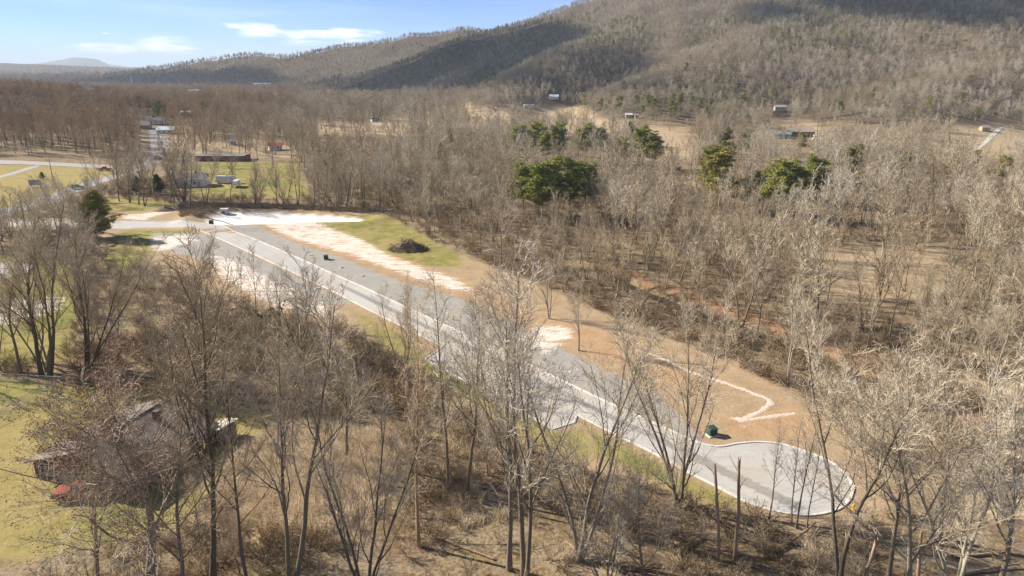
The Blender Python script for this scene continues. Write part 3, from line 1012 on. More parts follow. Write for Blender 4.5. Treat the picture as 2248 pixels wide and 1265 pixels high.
def B(u, v, w, d, h, rot, wall, roof, label, pitch=0.5, cat='house', name='house', ridge='x', win=3, chim=False):
    x, y, z = GT(u, v)
    BUILDINGS.append(dict(x=x, y=y, z=z, w=w, d=d, h=h, rot=R(rot), wall=wall, roof=roof, label=label, pitch=pitch, cat=cat, name=name, ridge=ridge, win=win, chim=chim, u=u, v=v))


B(418, 408, 11.5, 8, 2.8, 8, 'white', 'roof_grey', 'white bungalow with grey roof behind the tree line', 0.45, chim=True)
B(490, 352, 27, 10, 2.7, -2, 'brick', 'roof_grey', 'long low red brick building with a flat grey roof', 0.06, 'building', 'brick_building', win=6)
B(511, 318, 6, 5, 3.2, 20, 'white', 'roof_white', 'small white outbuilding behind the long brick building', 0.5, 'shed', 'shed', win=1)
B(605, 330, 8.0, 6.5, 3.0, 24, 'white', 'roof_red', 'white shed with bright red roof by the green field', 0.5, 'shed', 'shed', win=2)
B(346, 272, 15, 9, 3.4, 14, 'white', 'roof_grey', 'white house with dark roof at the head of the old road', 0.55, win=3)
B(366, 293, 13, 9, 3.0, 10, 'white', 'roof_white', 'white house with pale metal roof beside the old road bend', 0.5)
B(321, 283, 9, 8, 3.2, 12, 'greywall', 'roof_grey', 'grey cabin half hidden by the left wood beside the old road', 0.5)
B(412, 256, 15, 8, 5.5, 0, 'cream', 'roof_tan', 'cream two-storey house among the village trees', 0.4)
B(747, 238, 14, 9, 4, -10, 'greywall', 'roof_grey', 'grey house among the round trees below the dark spur', 0.5)
B(822, 268, 13, 8, 4, 30, 'white', 'roof_grey', 'white gabled house at the left end of the pasture', 0.6)
B(607, 212, 22, 14, 6, 20, 'white', 'roof_white', 'white barn on the valley edge left of the dark spur', 0.5, 'barn', 'barn')
B(1216, 219, 15, 11, 5, 0, 'white', 'roof_white', 'pale blue-white house alone at the foot of the mountain', 0.6)
B(1160, 236, 16, 8, 2.6, 8, 'concrete', 'roof_white', 'low white shed row beside the track below the mountain', 0.2, 'shed', 'shed')
B(1380, 259, 11, 7, 3.2, 0, 'tanwall', 'roof_white', 'small barn with shining white roof in the far pasture', 0.5, 'barn', 'barn')
B(1397, 260, 6, 5, 3.0, 0, 'cream', 'roof_tan', 'tiny cream outbuilding beside the white-roofed barn', 0.5, 'shed', 'shed', win=1)
B(1752, 299, 19, 12, 3.4, -6, 'brick', 'roof_tan', 'wide house with tan hip-like roof in the right wood', 0.5)
B(1713, 303, 12, 7, 2.6, -4, 'greywall', 'roof_teal', 'teal-roofed garage left of the tan-roofed house', 0.3, 'garage', 'garage', win=1)
B(1710, 245, 13, 9, 5, 0, 'cream', 'roof_tan', 'cream house hidden in trees at the mountain foot', 0.4)
B(2160, 288, 8, 6, 3, 0, 'tanwall', 'roof_tan', 'small tan building beside the field at right', 0.5, 'shed', 'shed', win=1)
B(577, 190, 38, 16, 5, 5, 'white', 'roof_white', 'long white-roofed building far off under the ridge', 0.25, 'building', 'warehouse')
B(430, 203, 40, 16, 5, 0, 'white', 'roof_white', 'long white-roofed building far off beyond the village', 0.2, 'building', 'warehouse')
B(348, 189, 22, 14, 8, 10, 'cream', 'roof_white', 'cream block far off at the foot of the ridge', 0.3, 'building', 'warehouse')
B(200, 199, 50, 20, 5, 0, 'white', 'roof_white', 'flat white-roofed building in the hazy far valley', 0.15, 'building', 'warehouse')
B(233, 186, 26, 18, 14, 0, 'white', 'roof_grey', 'tall pale block in the hazy far valley', 0.1, 'building', 'warehouse')
WINDOWS = [(690, 900, 283, 302, 0.2), (880, 1100, 245, 285, 0.6), (1110, 1230, 215, 242, 0.5), (1240, 1500, 258, 284, 0.65), (1440, 1500, 308, 335, 0.25), (1950, 2180, 272, 294, 0.5), (2120, 2200, 300, 332, 0.3),
           (1430, 1480, 640, 662, 0.3), (1560, 1800, 690, 755, 0.12), (1790, 2070, 560, 640, 0.35), (430, 660, 365, 432, 0.25), (300, 420, 270, 330, 0.5), (1090, 1310, 350, 455, 0.35), (1130, 1330, 270, 330, 0.4),
           (1375, 1445, 280, 345, 0.3), (1535, 1620, 322, 440, 0.3), (1575, 1655, 285, 320, 0.3), (1660, 1810, 345, 460, 0.3), (1840, 2000, 320, 400, 0.35), (2150, 2240, 342, 395, 0.35), (1720, 1790, 285, 320, 0.3),
           (330, 380, 310, 370, 0.3), (280, 330, 205, 250, 0.4)]
for b_, px_ in zip(BUILDINGS, (60, 98, 13, 25, 30, 30, 17, 22, 16, 13, 14, 18, 20, 13, 7, 52, 34, 22, 14, 34, 30, 14, 32, 10)):
    k_ = min(1.5, max(0.45, px_ * math.hypot(b_['y'], b_['x'], CAM_H) / FPX / b_['w']))
    b_['w'], b_['d'], b_['h'] = b_['w'] * k_, b_['d'] * k_, max(2.4, b_['h'] * k_)
for b_ in BUILDINGS:
    wpx = FPX / math.hypot(b_['y'], b_['x'], CAM_H) * b_['w'] / 2
    hpx = FPX / math.hypot(b_['y'], b_['x'], CAM_H) * (b_['h'] + 2)
    WINDOWS.append((b_['u'] - wpx - 3, b_['u'] + wpx + 3, b_['v'] - hpx, b_['v'] + 1, 0.12))

# ------------------------------------------------------------------ tree shapes
def unit(a):
    return a / (np.linalg.norm(a, axis=-1, keepdims=True) + 1e-9)


def strands(rng, start, dirs, length, r0, r1, K, wander, trop):
    """N wandering tapered strands -> points (N,K+1,3), radii (N,K+1)"""
    N = len(start)
    P = np.zeros((N, K + 1, 3))
    P[:, 0] = start
    d = unit(dirs)
    step = (length / K)[:, None]
    for k in range(K):
        d = unit(d + rng.normal(0, wander, (N, 3)) + np.array([0, 0, trop]))
        P[:, k + 1] = P[:, k] + d * step
    t = np.linspace(0, 1, K + 1)[None]
    Rr = r0[:, None] * (1 - t) + r1[:, None] * t
    return P, Rr


def tubes(P, Rr, m):
    N, K1, _ = P.shape
    T = unit(np.gradient(P, axis=1))
    d0 = unit(P[:, -1] - P[:, 0])
    ref = np.where(np.abs(d0[:, 2:3]) > 0.8, np.array([[1.0, 0.1, 0]]), np.array([[0.1, 0.05, 1.0]]))[:, None, :]
    a = unit(np.cross(T, ref))
    b = np.cross(T, a)
    th = np.arange(m) * 2 * math.pi / m
    ring = P[:, :, None, :] + Rr[:, :, None, None] * (a[:, :, None, :] * np.cos(th)[None, None, :, None] + b[:, :, None, :] * np.sin(th)[None, None, :, None])
    v = ring.reshape(-1, 3)
    ix = np.arange(N * K1 * m).reshape(N, K1, m)
    nx = np.roll(ix, -1, axis=2)
    f = np.stack([ix[:, :-1], nx[:, :-1], nx[:, 1:], ix[:, 1:]], -1).reshape(-1, 4)
    return v, f


def ribbons(P, Rr, rng):
    """flat twigs: one strip of quads each, turned at random about its own axis"""
    N, K1, _ = P.shape
    T = unit(P[:, -1] - P[:, 0])
    side = unit(np.cross(T, rng.normal(0, 1, (N, 3))))[:, None, :]
    v = np.stack([P - side * Rr[..., None], P + side * Rr[..., None]], 2).reshape(-1, 3)
    ix = np.arange(N * K1 * 2).reshape(N, K1, 2)
    f = np.stack([ix[:, :-1, 0], ix[:, :-1, 1], ix[:, 1:, 1], ix[:, 1:, 0]], -1).reshape(-1, 4)
    return v, f


def join(parts):
    vs, fs, b = [], [], 0
    for v, f in parts:
        vs.append(v)
        fs.append(f + b)
        b += len(v)
    return np.concatenate(vs), np.concatenate(fs)


def kids(rng, P, Rr, per, t0, t1, ang, spread, lenf, lenv, rf, up=0.0, len_taper=0.5):
    """children placed along parent strands"""
    N, K1, _ = P.shape
    pi = np.repeat(np.arange(N), per)
    n = len(pi)
    t = t0 + (t1 - t0) * (np.tile((np.arange(per) + 0.5) / per, N) + rng.uniform(-0.5, 0.5, n) / per)
    s = np.clip(t * (K1 - 1), 0, K1 - 1.001)
    i = s.astype(int)
    f = (s - i)[:, None]
    st = P[pi, i] * (1 - f) + P[pi, i + 1] * f
    d = unit(P[pi, i + 1] - P[pi, i])
    r = (Rr[pi, i] * (1 - f[:, 0]) + Rr[pi, i + 1] * f[:, 0])
    q = unit(np.cross(d, rng.normal(0, 1, (n, 3))))
    a = rng.normal(ang, spread, n)[:, None]
    dd = unit(d * np.cos(a) + q * np.sin(a) + np.array([0, 0, up]))
    plen = np.linalg.norm(np.diff(P, axis=1), axis=2).sum(1)[pi]
    ln = plen * lenf * (1 - len_taper * (t - t0) / max(1e-3, t1 - t0)) * rng.uniform(1 - lenv, 1 + lenv, n)
    return st, dd, ln, r * rf


STYLE = {
    #            stems lead  bole   limb ang  len   up    trop wander
    'forest': dict(stems=(1, 1), split=0.0, bole=0.30, limbs=17, lang=0.70, llen=0.40, ltrop=0.10, wander=0.05, r=0.0105),
    'oak': dict(stems=(1, 1), split=0.0, bole=0.22, limbs=14, lang=0.95, llen=0.52, ltrop=0.07, wander=0.05, r=0.0125),
    'vase': dict(stems=(3, 4), split=0.30, bole=0.10, limbs=7, lang=0.55, llen=0.42, ltrop=0.09, wander=0.055, r=0.0085),
    'twin': dict(stems=(2, 2), split=0.05, bole=0.28, limbs=9, lang=0.60, llen=0.36, ltrop=0.09, wander=0.06, r=0.0088),
    'slender': dict(stems=(1, 1), split=0.0, bole=0.30, limbs=16, lang=0.75, llen=0.20, ltrop=0.08, wander=0.035, r=0.0068),
}


def bare_tree(seed, style, H=20.0, lod=0, dense=False):
    """(trunk and limbs), (branches and twigs) of a leafless tree"""
    rng = np.random.default_rng(seed)
    S = STYLE[style]
    ns = int(rng.integers(S['stems'][0], S['stems'][1] + 1))
    base = np.zeros((ns, 3))
    dirs = np.tile(np.array([[0.0, 0, 1]]), (ns, 1)) + rng.normal(0, 0.04, (ns, 3)) * np.array([1, 1, 0])
    r0 = np.full(ns, H * S['r']) * rng.uniform(0.85, 1.1, ns)
    if ns > 1:
        a = rng.uniform(0, 6.28) + np.arange(ns) * 2 * math.pi / ns
        off = np.stack([np.cos(a), np.sin(a), a * 0], 1)
        dirs = dirs + off * (0.22 if style == 'vase' else 0.13) * rng.uniform(0.6, 1.2, (ns, 1))
        base = base + off * H * 0.006
    L0 = np.full(ns, H * 0.97) * rng.uniform(0.85, 1.03, ns)
    Pt, Rt = strands(rng, base, dirs, L0, r0, r0 * 0.10, 11, S['wander'], 0.035)
    Rt[:, 0] *= 1.35
    nl = S['limbs'] if lod < 2 else max(5, int(S['limbs'] * 0.6))
    st, dd, ln, rr = kids(rng, Pt, Rt, nl, S['bole'], 0.97, S['lang'], 0.18, S['llen'], 0.3, 0.5, 0.18, 0.55)
    Pl, Rl = strands(rng, st, dd, ln, rr, np.maximum(rr * 0.2, 0.014), 7, S['wander'] * 1.9, S['ltrop'])
    trunk = [tubes(Pt, Rt, 8 if lod == 0 else (5 if lod == 1 else 4))]
    crown = []
    if lod == 2:
        crown.append(tubes(Pl, np.maximum(Rl, 0.045), 3))
    else:
        trunk.append(tubes(Pl, Rl, 5 if lod == 0 else 4))
    per2, per3, per4 = ((8, 6, 3) if lod == 0 else (8, 8, 0) if lod == 1 else (20, 0, 0))
    if dense:
        per2, per3, per4 = 10, 8, 4
    if style == 'slender':
        per2, per3 = max(4, per2 - 3), max(per3 - 2, 0)
    src_P, src_R = Pl, Rl
    st, dd, ln, rr = kids(rng, Pl, Rl, per2, 0.18, 1.0, 0.62, 0.2, 0.44, 0.35, 0.55, 0.10, 0.45)
    # twigs straight off the leader's top as well
    st2, dd2, ln2, rr2 = kids(rng, Pt, Rt, 12 if lod < 2 else 6, 0.55, 1.0, 0.65, 0.2, 0.09, 0.4, 0.5, 0.2, 0.2)
    st, dd, ln, rr = np.concatenate([st, st2]), np.concatenate([dd, dd2]), np.concatenate([ln, ln2]), np.concatenate([rr, rr2])
    rmin = (0.017, 0.026, 0.038)[lod]
    rr = np.maximum(rr, rmin)
    P2, R2 = strands(rng, st, dd, ln, rr, np.maximum(rr * 0.35, rmin * 0.6), 5 if lod == 0 else 3, 0.14, 0.05)
    if lod == 2:
        crown.append(ribbons(P2, R2, rng))
    else:
        crown.append(tubes(P2, R2, 4 if lod == 0 else 3))
    if per3:
        st, dd, ln, rr = kids(rng, P2, R2, per3, 0.15, 1.0, 0.58, 0.2, 0.58, 0.4, 0.65, 0.08, 0.4)
        rr = np.maximum(rr, (0.012, 0.021, 0)[lod])
        P3, R3 = strands(rng, st, dd, np.maximum(ln, 0.35), rr, rr * 0.4, 3 if lod == 0 else 2, 0.10, 0.04)
        crown.append(tubes(P3, R3, 3) if lod == 0 else ribbons(P3, R3 * 1.15, rng))
    if per4:
        st, dd, ln, rr = kids(rng, P3, R3, per4, 0.2, 1.0, 0.55, 0.22, 0.7, 0.4, 0.75, 0.05, 0.3)
        rr = np.maximum(rr, 0.009)
        P4, R4 = strands(rng, st, dd, np.maximum(ln, 0.25), rr, rr * 0.5, 2, 0.18, 0.02)
        crown.append(ribbons(P4, R4 * 1.3, rng))
        ends = P4[:, -1]
    else:
        ends = P2[:, -1]
    return join(trunk), join(crown), ends


def blades(rng, cen, size, n_per, spread, flat=0.6, wid=0.12):
    """clumps of thin leaf blades (triangles) round centres"""
    n = len(cen) * n_per
    c = np.repeat(cen, n_per, axis=0)
    sz = np.repeat(size, n_per)[:, None]
    d = unit(rng.normal(0, 1, (n, 3)) * np.array([1, 1, flat]) + np.array([0, 0, 0.15]))
    p = c + unit(rng.normal(0, 1, (n, 3))) * (rng.random((n, 1)) ** 0.5) * sz * spread * np.array([1, 1, flat])
    s = unit(np.cross(d, rng.normal(0, 1, (n, 3)))) * sz * wid
    tip = p + d * sz * rng.uniform(0.5, 1.1, (n, 1))
    v = np.stack([p - s, p + s, tip], 1).reshape(-1, 3)
    return v, np.arange(n * 3).reshape(-1, 3)


def pine_tree(seed, H=18.0, lod=0, cone=False):
    rng = np.random.default_rng(seed)
    P, Rr = strands(rng, np.zeros((1, 3)), np.array([[0, 0, 1.0]]), np.array([H]), np.array([H * 0.012]), np.array([H * 0.0025]), 9, 0.025, 0.06)
    trunk = [tubes(P, Rr, 7 if lod == 0 else 4)]
    nb = (66 if lod == 0 else 30) if not cone else 130
    t0 = 0.30 if not cone else 0.06
    st, dd, ln, rr = kids(rng, P, Rr, nb, t0, 0.99, 1.25 if not cone else 1.2, 0.15, 0.25 if not cone else 0.46, 0.3 if not cone else 0.5, 0.35, 0.12, 0.5 if not cone else 0.9)
    keep = rng.random(len(ln)) > (0.12 if not cone else 0.0)
    st, dd, ln, rr = st[keep], dd[keep], ln[keep], rr[keep]
    B, Br = strands(rng, st, dd, np.maximum(ln, 0.7), np.maximum(rr, 0.02), np.full(len(ln), 0.012), 4, 0.10, 0.07)
    trunk.append(tubes(B, Br, 3))
    k = 5 if lod == 0 else 3
    t = np.linspace(0.35, 1.0, k)
    cen = np.concatenate([B[:, 0] * 0 + np.stack([np.interp(q * 4, range(5), B[i, :, a]) for i in range(len(B)) for a in range(3)]).reshape(-1, 3) for q in t])
    cen = cen + rng.normal(0, 0.28, cen.shape)
    size = rng.uniform(0.6, 1.15, len(cen)) * (1.0 if lod == 0 else 1.8)
    if cone:
        size *= 0.62
    crown = blades(rng, cen, size, 54 if lod == 0 else 12, 0.85, 0.55, 0.085 if lod == 0 else 0.2)
    return join(trunk), crown, None


def shrub(seed, H=2.4):
    rng = np.random.default_rng(seed)
    n = 9
    a = rng.uniform(0, 6.28, n)
    d = np.stack([np.cos(a) * 0.6, np.sin(a) * 0.6, np.ones(n)], 1)
    P, Rr = strands(rng, rng.normal(0, 0.15, (n, 3)) * np.array([1, 1, 0]), d, H * rng.uniform(0.6, 1.1, n), np.full(n, 0.030), np.full(n, 0.012), 4, 0.14, 0.02)
    parts = [ribbons(P, Rr, rng)]
    st, dd, ln, rr = kids(rng, P, Rr, 9, 0.15, 1, 0.75, 0.25, 0.45, 0.4, 0.7)
    P2, R2 = strands(rng, st, dd, ln, np.maximum(rr, 0.018), np.full(len(ln), 0.010), 3, 0.2, 0.0)
    parts.append(ribbons(P2, R2, rng))
    st, dd, ln, rr = kids(rng, P2, R2, 4, 0.2, 1, 0.8, 0.3, 0.6, 0.4, 0.9)
    P3, R3 = strands(rng, st, dd, ln, np.maximum(rr, 0.014), np.full(len(ln), 0.008), 2, 0.2, 0.0)
    parts.append(ribbons(P3, R3, rng))
    return join(parts)


def grass_clump(seed):
    rng = np.random.default_rng(seed)
    n = 130
    a = rng.normal(0.6, 0.9, n)
    bend = rng.uniform(0.2, 1.1, n)
    d = np.stack([np.cos(a) * bend, np.sin(a) * bend, np.ones(n)], 1)
    P, Rr = strands(rng, rng.normal(0, 0.34, (n, 3)) * np.array([1, 1, 0]), d, rng.uniform(0.7, 1.7, n), np.full(n, 0.014), np.full(n, 0.004), 5, 0.08, -0.20)
    return ribbons(P, Rr, rng)


PROTO = {}


def proto_bare(style, seed, lod, leaves=False):
    (tv, tf), (cv, cf), ends = bare_tree(seed, style, 20.0, lod, leaves)
    c0 = cv.mean(0)
    for a in (tv, cv, ends):
        a[:, :2] -= c0[None, :2] * (np.clip(a[:, 2:3], 0, 99) / c0[2]) * 0.85
    t = mesh_np('trunk', tv, tf, M['trunk'])
    c = mesh_np('crown', cv, cf, M['twig'])
    lv = None
    if leaves:
        rng = np.random.default_rng(seed + 1)
        e = ends
        v, f = blades(rng, e, rng.uniform(0.06, 0.11, len(e)), 6, 2.2, 0.9, 0.42)
        lv = mesh_np('dead_leaves', v, f, M['oakleaf'], False)
    both = mesh_np('bare_tree', *(lambda a: (a[0], a[1]))(join([(tv, tf), (cv, cf)])), M['twig']) if lod == 2 else None
    h = max(tv[:, 2].max(), np.percentile(cv[:, 2], 99.5))
    return dict(trunk=t, crown=c, leaves=lv, both=both, h=h, style=style)


NEAR = {s: [proto_bare(s, 100 + 17 * i + len(s) * 3, 0) for i in range(k)] for s, k in (('forest', 2), ('twin', 2), ('vase', 2), ('slender', 2), ('oak', 1))}
OAKLEAF = proto_bare('oak', 777, 0, True)
MID = {s: [proto_bare(s, 300 + 13 * i + len(s) * 5, 1) for i in range(k)] for s, k in (('forest', 3), ('twin', 3), ('vase', 4), ('slender', 2), ('oak', 4))}
FARP = [proto_bare(s, 500 + i, 2) for i, s in enumerate(('oak', 'oak', 'vase', 'twin', 'forest', 'vase'))]


def proto_pine(seed, lod, cone=False, H=18.0):
    (tv, tf), (cv, cf), _ = pine_tree(seed, H, lod, cone)
    t = mesh_np('trunk', tv, tf, M['trunk'])
    c = mesh_np('crown', cv, cf, M['needle'], False)
    tf4 = tf
    both = None
    if lod:
        both = mesh_np('pine_tree', np.concatenate([tv, cv]), [tf, cf + len(tv)], M['needle'], False)
        both.materials.append(M['trunk'])
        mi = np.zeros(len(tf) + len(cf), np.int32)
        mi[:len(tf)] = 1
        both.polygons.foreach_set('material_index', mi)
    return dict(trunk=t, crown=c, both=both, h=cv[:, 2].max())


PINE = [proto_pine(900 + i, 0) for i in range(4)]
PINEFAR = [proto_pine(950 + i, 1) for i in range(3)]
CEDAR = proto_pine(990, 0, True, 9.0)
SHRUB = [mesh_np('shrub', *shrub(40 + i), M['brush']) for i in range(4)]
CLUMP = [mesh_np('grass_clump', *grass_clump(60 + i), M['drygrass']) for i in range(3)]


def scatter(name, meshes, pts, rot, scl, idx, kind='stuff', vary=0.0):
    """one object of countless instances: points carrying turn, size and shape number"""
    me = bpy.data.meshes.new(name)
    me.vertices.add(len(pts))
    me.vertices.foreach_set('co', np.asarray(pts, np.float32).ravel())
    vr = np.random.default_rng(4)
    for nm, ty, val in (('turn', 'FLOAT', rot), ('size', 'FLOAT', scl), ('shape', 'INT', idx), ('tilt', 'FLOAT', vr.normal(0, 0.07 * vary, len(pts))), ('girth', 'FLOAT', np.asarray(scl) * (1 + vary * vr.uniform(-0.2, 0.45, len(pts))) * (1 + 0.3 * vary * (np.asarray(pts)[:, 1] > 500)))):
        a = me.attributes.new(nm, ty, 'POINT')
        a.data.foreach_set('value', np.asarray(val, np.float32 if ty == 'FLOAT' else np.int32))
    o = tag(obj(name, me), kind=kind)
    g = bpy.data.node_groups.new(name, 'GeometryNodeTree')
    g.interface.new_socket('Geometry', in_out='INPUT', socket_type='NodeSocketGeometry')
    g.interface.new_socket('Geometry', in_out='OUTPUT', socket_type='NodeSocketGeometry')
    gi, go = g.nodes.new('NodeGroupInput'), g.nodes.new('NodeGroupOutput')
    ip = g.nodes.new('GeometryNodeInstanceOnPoints')
    jn = g.nodes.new('GeometryNodeJoinGeometry')
    for m in meshes:
        po = bpy.data.objects.new(m.name, m)
        oi = g.nodes.new('GeometryNodeObjectInfo')
        oi.inputs[0].default_value = po
        oi.inputs['As Instance'].default_value = True
        g.links.new(oi.outputs['Geometry'], jn.inputs[0])

    def na(n, ty):
        a = g.nodes.new('GeometryNodeInputNamedAttribute')
        a.data_type = ty
        a.inputs[0].default_value = n
        return a.outputs[0]
    ip.inputs['Pick Instance'].default_value = True
    g.links.new(gi.outputs[0], ip.inputs['Points'])
    g.links.new(jn.outputs[0], ip.inputs['Instance'])
    g.links.new(na('shape', 'INT'), ip.inputs['Instance Index'])
    cx = g.nodes.new('ShaderNodeCombineXYZ')
    g.links.new(na('tilt', 'FLOAT'), cx.inputs[0])
    g.links.new(na('turn', 'FLOAT'), cx.inputs[2])
    g.links.new(cx.outputs[0], ip.inputs['Rotation'])
    cs = g.nodes.new('ShaderNodeCombineXYZ')
    g.links.new(na('girth', 'FLOAT'), cs.inputs[0])
    g.links.new(na('girth', 'FLOAT'), cs.inputs[1])
    g.links.new(na('size', 'FLOAT'), cs.inputs[2])
    g.links.new(cs.outputs[0], ip.inputs['Scale'])
    g.links.new(ip.outputs[0], go.inputs[0])
    o.modifiers.new('scatter', 'NODES').node_group = g
    return o

# ------------------------------------------------------------------ trees: the ones that stand out, base pixel -> top pixel
TREES = []       # dicts: x y z h lean style tint label


def hero(ub, vb, ut, vt, style, label, tint=(1, 1, 1), spin=None, proto=None, kind='bare'):
    x, y = G(ub, vb)
    xt, _, zt = at(ut, vt, y)
    TREES.append(dict(x=x, y=y, z=z1(x, y), h=max(2.0, zt), lean=(xt - x) / max(2.0, zt), style=style, tint=tint, label=label, hero=True, spin=spin, proto=proto, kind=kind, u=ub, v=vb))


PALE, DARK, WARM, GREY = (1.2, 1.2, 1.18), (0.74, 0.71, 0.68), (1.0, 0.88, 0.74), (1.0, 0.99, 0.97)
hero(640, 1300, 655, 555, 'twin', 'tall twin-stemmed bare tree at the bottom edge beyond the tan tall grass', GREY, 0.4)
hero(468, 1290, 425, 480, 'forest', 'tall dark bare tree standing right in front of the brown-roofed bungalow', DARK, 1.0)
hero(318, 1310, 275, 785, 'leafy', 'broad tree with clinging rust-brown dead leaves over the bungalow roof', (1, 1, 1), 0.3)
hero(215, 1325, 190, 880, 'oak', 'grey bare tree in front of the faded red pickup truck', GREY, 2.1)
hero(400, 1340, 380, 820, 'oak', 'dense twiggy bare tree in front of the bungalow right slope', GREY, 0.9)
hero(548, 1300, 478, 720, 'slender', 'slim leaning bare tree with a dark nest above the small pale shed', DARK, 2.0)
hero(800, 1330, 800, 830, 'vase', 'many-stemmed bare tree spreading low at the bottom edge beside the tall grass', DARK, 0.2)
hero(920, 1200, 895, 625, 'slender', 'straight reddish-barked slender tree rising from the leaf litter below the parking bay', (1.3, 1.0, 0.8), 3.0)
hero(983, 1090, 962, 570, 'slender', 'straight dark bare tree whose trunk crosses the corner of the parking bay', DARK, 0.8)
hero(1024, 1090, 1045, 580, 'forest', 'forked dark bare tree just right of the straight one at the bay corner', DARK, 1.7)
hero(1150, 1290, 1140, 535, 'twin', 'largest twin-trunked bare tree in front of the middle of the street', GREY, 2.3)
hero(1118, 1250, 1105, 560, 'forest', 'bare tree hard against the largest twin-trunked tree, on its left', DARK, 0.5)
hero(1272, 1230, 1300, 640, 'vase', 'vase-shaped bare tree in front of the end of the parking bay', GREY, 1.1)
hero(1490, 1110, 1465, 640, 'vase', 'wide-crowned bare tree standing where the street meets the turning circle', GREY, 0.0)
hero(1415, 1320, 1390, 985, 'oak', 'low crooked bare tree with drooping pale twigs at the bottom edge', PALE, 0.4)
hero(1330, 1310, 1310, 1000, 'vase', 'low tangled bare tree left of the crooked pale-twigged one', PALE, 1.4)
hero(1838, 1300, 1885, 690, 'twin', 'double-trunked bare tree standing just in front of the turning circle rim', DARK, 2.6)
hero(1948, 1290, 1975, 690, 'forest', 'tall pale bare tree right of the turning circle', PALE, 0.7)
hero(2095, 1310, 2150, 760, 'vase', 'large pale spreading bare tree at the lower right corner', PALE, 1.9)
hero(2010, 1360, 1960, 760, 'oak', 'crooked grey bare tree with long low limbs near the lower right corner', PALE, 2.9)
hero(2190, 1330, 2235, 800, 'forest', 'bare tree half cut off by the right edge of the picture, lowest one', PALE, 0.9)
hero(2060, 1180, 2075, 700, 'forest', 'thin pale bare tree behind the large spreading one at lower right', PALE, 1.2)
hero(1688, 1140, 1722, 905, 'slender', 'leftmost of the leaning saplings in front of the turning circle', DARK, 0.3)
hero(1738, 1150, 1760, 900, 'slender', 'second leaning sapling in front of the turning circle', DARK, 1.3)
hero(1748, 1160, 1795, 860, 'slender', 'tallest leaning sapling in front of the turning circle', DARK, 2.3)
hero(1772, 1170, 1806, 930, 'slender', 'rightmost leaning sapling in front of the turning circle', DARK, 0.9)
hero(48, 822, 8, 520, 'forest', 'leftmost dark bare tree behind the chain-link fence', DARK, 0.1)
hero(92, 826, 40, 400, 'forest', 'dark bare tree leaning left, second in the row behind the chain-link fence', DARK, 0.8)
hero(108, 830, 95, 385, 'twin', 'thick forked dark bare tree in the row behind the chain-link fence', DARK, 2.0)
hero(190, 812, 150, 450, 'forest', 'dark bare tree right of the thick forked one behind the chain-link fence', DARK, 1.4)
hero(196, 810, 260, 480, 'vase', 'bare tree leaning right at the end of the row behind the chain-link fence', DARK, 0.6)
hero(252, 760, 262, 590, 'oak', 'short bare tree with low crown between the dark row and the thicket', WARM, 0.6)
hero(440, 790, 432, 500, 'forest', 'grey bare tree rising from the thicket left of the street', GREY, 0.2)
hero(530, 690, 524, 548, 'slender', 'thin bare tree left of the street before the straw patches', DARK, 1.0)
hero(560, 700, 556, 518, 'slender', 'tallest thin bare tree between the thicket and the street kerb', DARK, 1.9)
hero(614, 770, 600, 585, 'twin', 'ivy-wrapped forked bare tree by the street above the thicket', DARK, 2.2, proto='ivy')
hero(660, 790, 650, 575, 'vase', 'bare tree leaning over the street next to the ivy-wrapped one', DARK, 0.9)
hero(722, 760, 730, 590, 'slender', 'thin bare tree nearest the kerb above the thicket', DARK, 2.7)
hero(885, 830, 880, 610, 'vase', 'small bare tree in front of the street near the bay corner', (1.3, 1.15, 0.95), 1.1)
hero(760, 1010, 735, 700, 'forest', 'bare tree growing from the thicket edge above the tall grass', GREY, 2.5)
hero(610, 1010, 640, 600, 'twin', 'pale bare tree behind the tall twin-stemmed one at the thicket edge', PALE, 0.7)
# across the street
hero(1205, 700, 1195, 560, 'vase', 'bare tree on the far verge of the street above the straw patch', GREY, 0.5)
hero(1270, 770, 1262, 600, 'twin', 'bare tree on the far verge between the two straw patches', GREY, 1.5)
hero(1660, 740, 1690, 560, 'oak', 'broad bare tree on the bank of the creek', GREY, 0.4)
hero(1540, 690, 1520, 520, 'forest', 'bare tree on the creek bank above the street bend', GREY, 1.4)
hero(1930, 660, 1945, 420, 'oak', 'broad dark bare tree standing in the tan clearing', DARK, 0.2)
hero(1800, 640, 1815, 410, 'forest', 'pale-topped tall bare tree at the edge of the tan clearing', PALE, 2.1)
hero(2140, 620, 2160, 395, 'forest', 'tall white-limbed bare tree right of the tan clearing', PALE, 1.0)
hero(1985, 640, 1975, 440, 'twin', 'bare tree on the right side of the tan clearing', PALE, 0.3)
hero(1290, 575, 1285, 455, 'vase', 'pale bare tree leaning right beside the far meadow strip', PALE, 0.4)
# left middle: line behind the basin
for i, (u, vt) in enumerate(((262, 300), (285, 318), (305, 312), (318, 296), (375, 305), (405, 285), (418, 300), (450, 322), (505, 330), (560, 338), (610, 345), (655, 305), (690, 318), (715, 300), (760, 320), (800, 310), (835, 320))):
    w = ('by the red pickup truck', 'near the dark cedars', 'between the old road and the basin', 'beside the old road bend', 'before the white bungalow', 'over the white bungalow roof', 'beside the white bungalow',
         'right of the white bungalow', 'before the motorhome', 'right of the motorhome', 'on the green field edge', 'before the red-roofed shed', 'right of the green field', 'over the basin end',
         'behind the basin outfall end', 'where the tree line meets the wood', 'at the green lawn corner')[i]
    hero(u, 443 + (i % 4) * 3 + (u - 260) * 0.02, u + (i % 5 - 2) * 6, vt, ('forest', 'vase', 'oak', 'twin')[i % 4], 'dark bare tree in the line behind the basin, ' + w, DARK, i * 0.7)

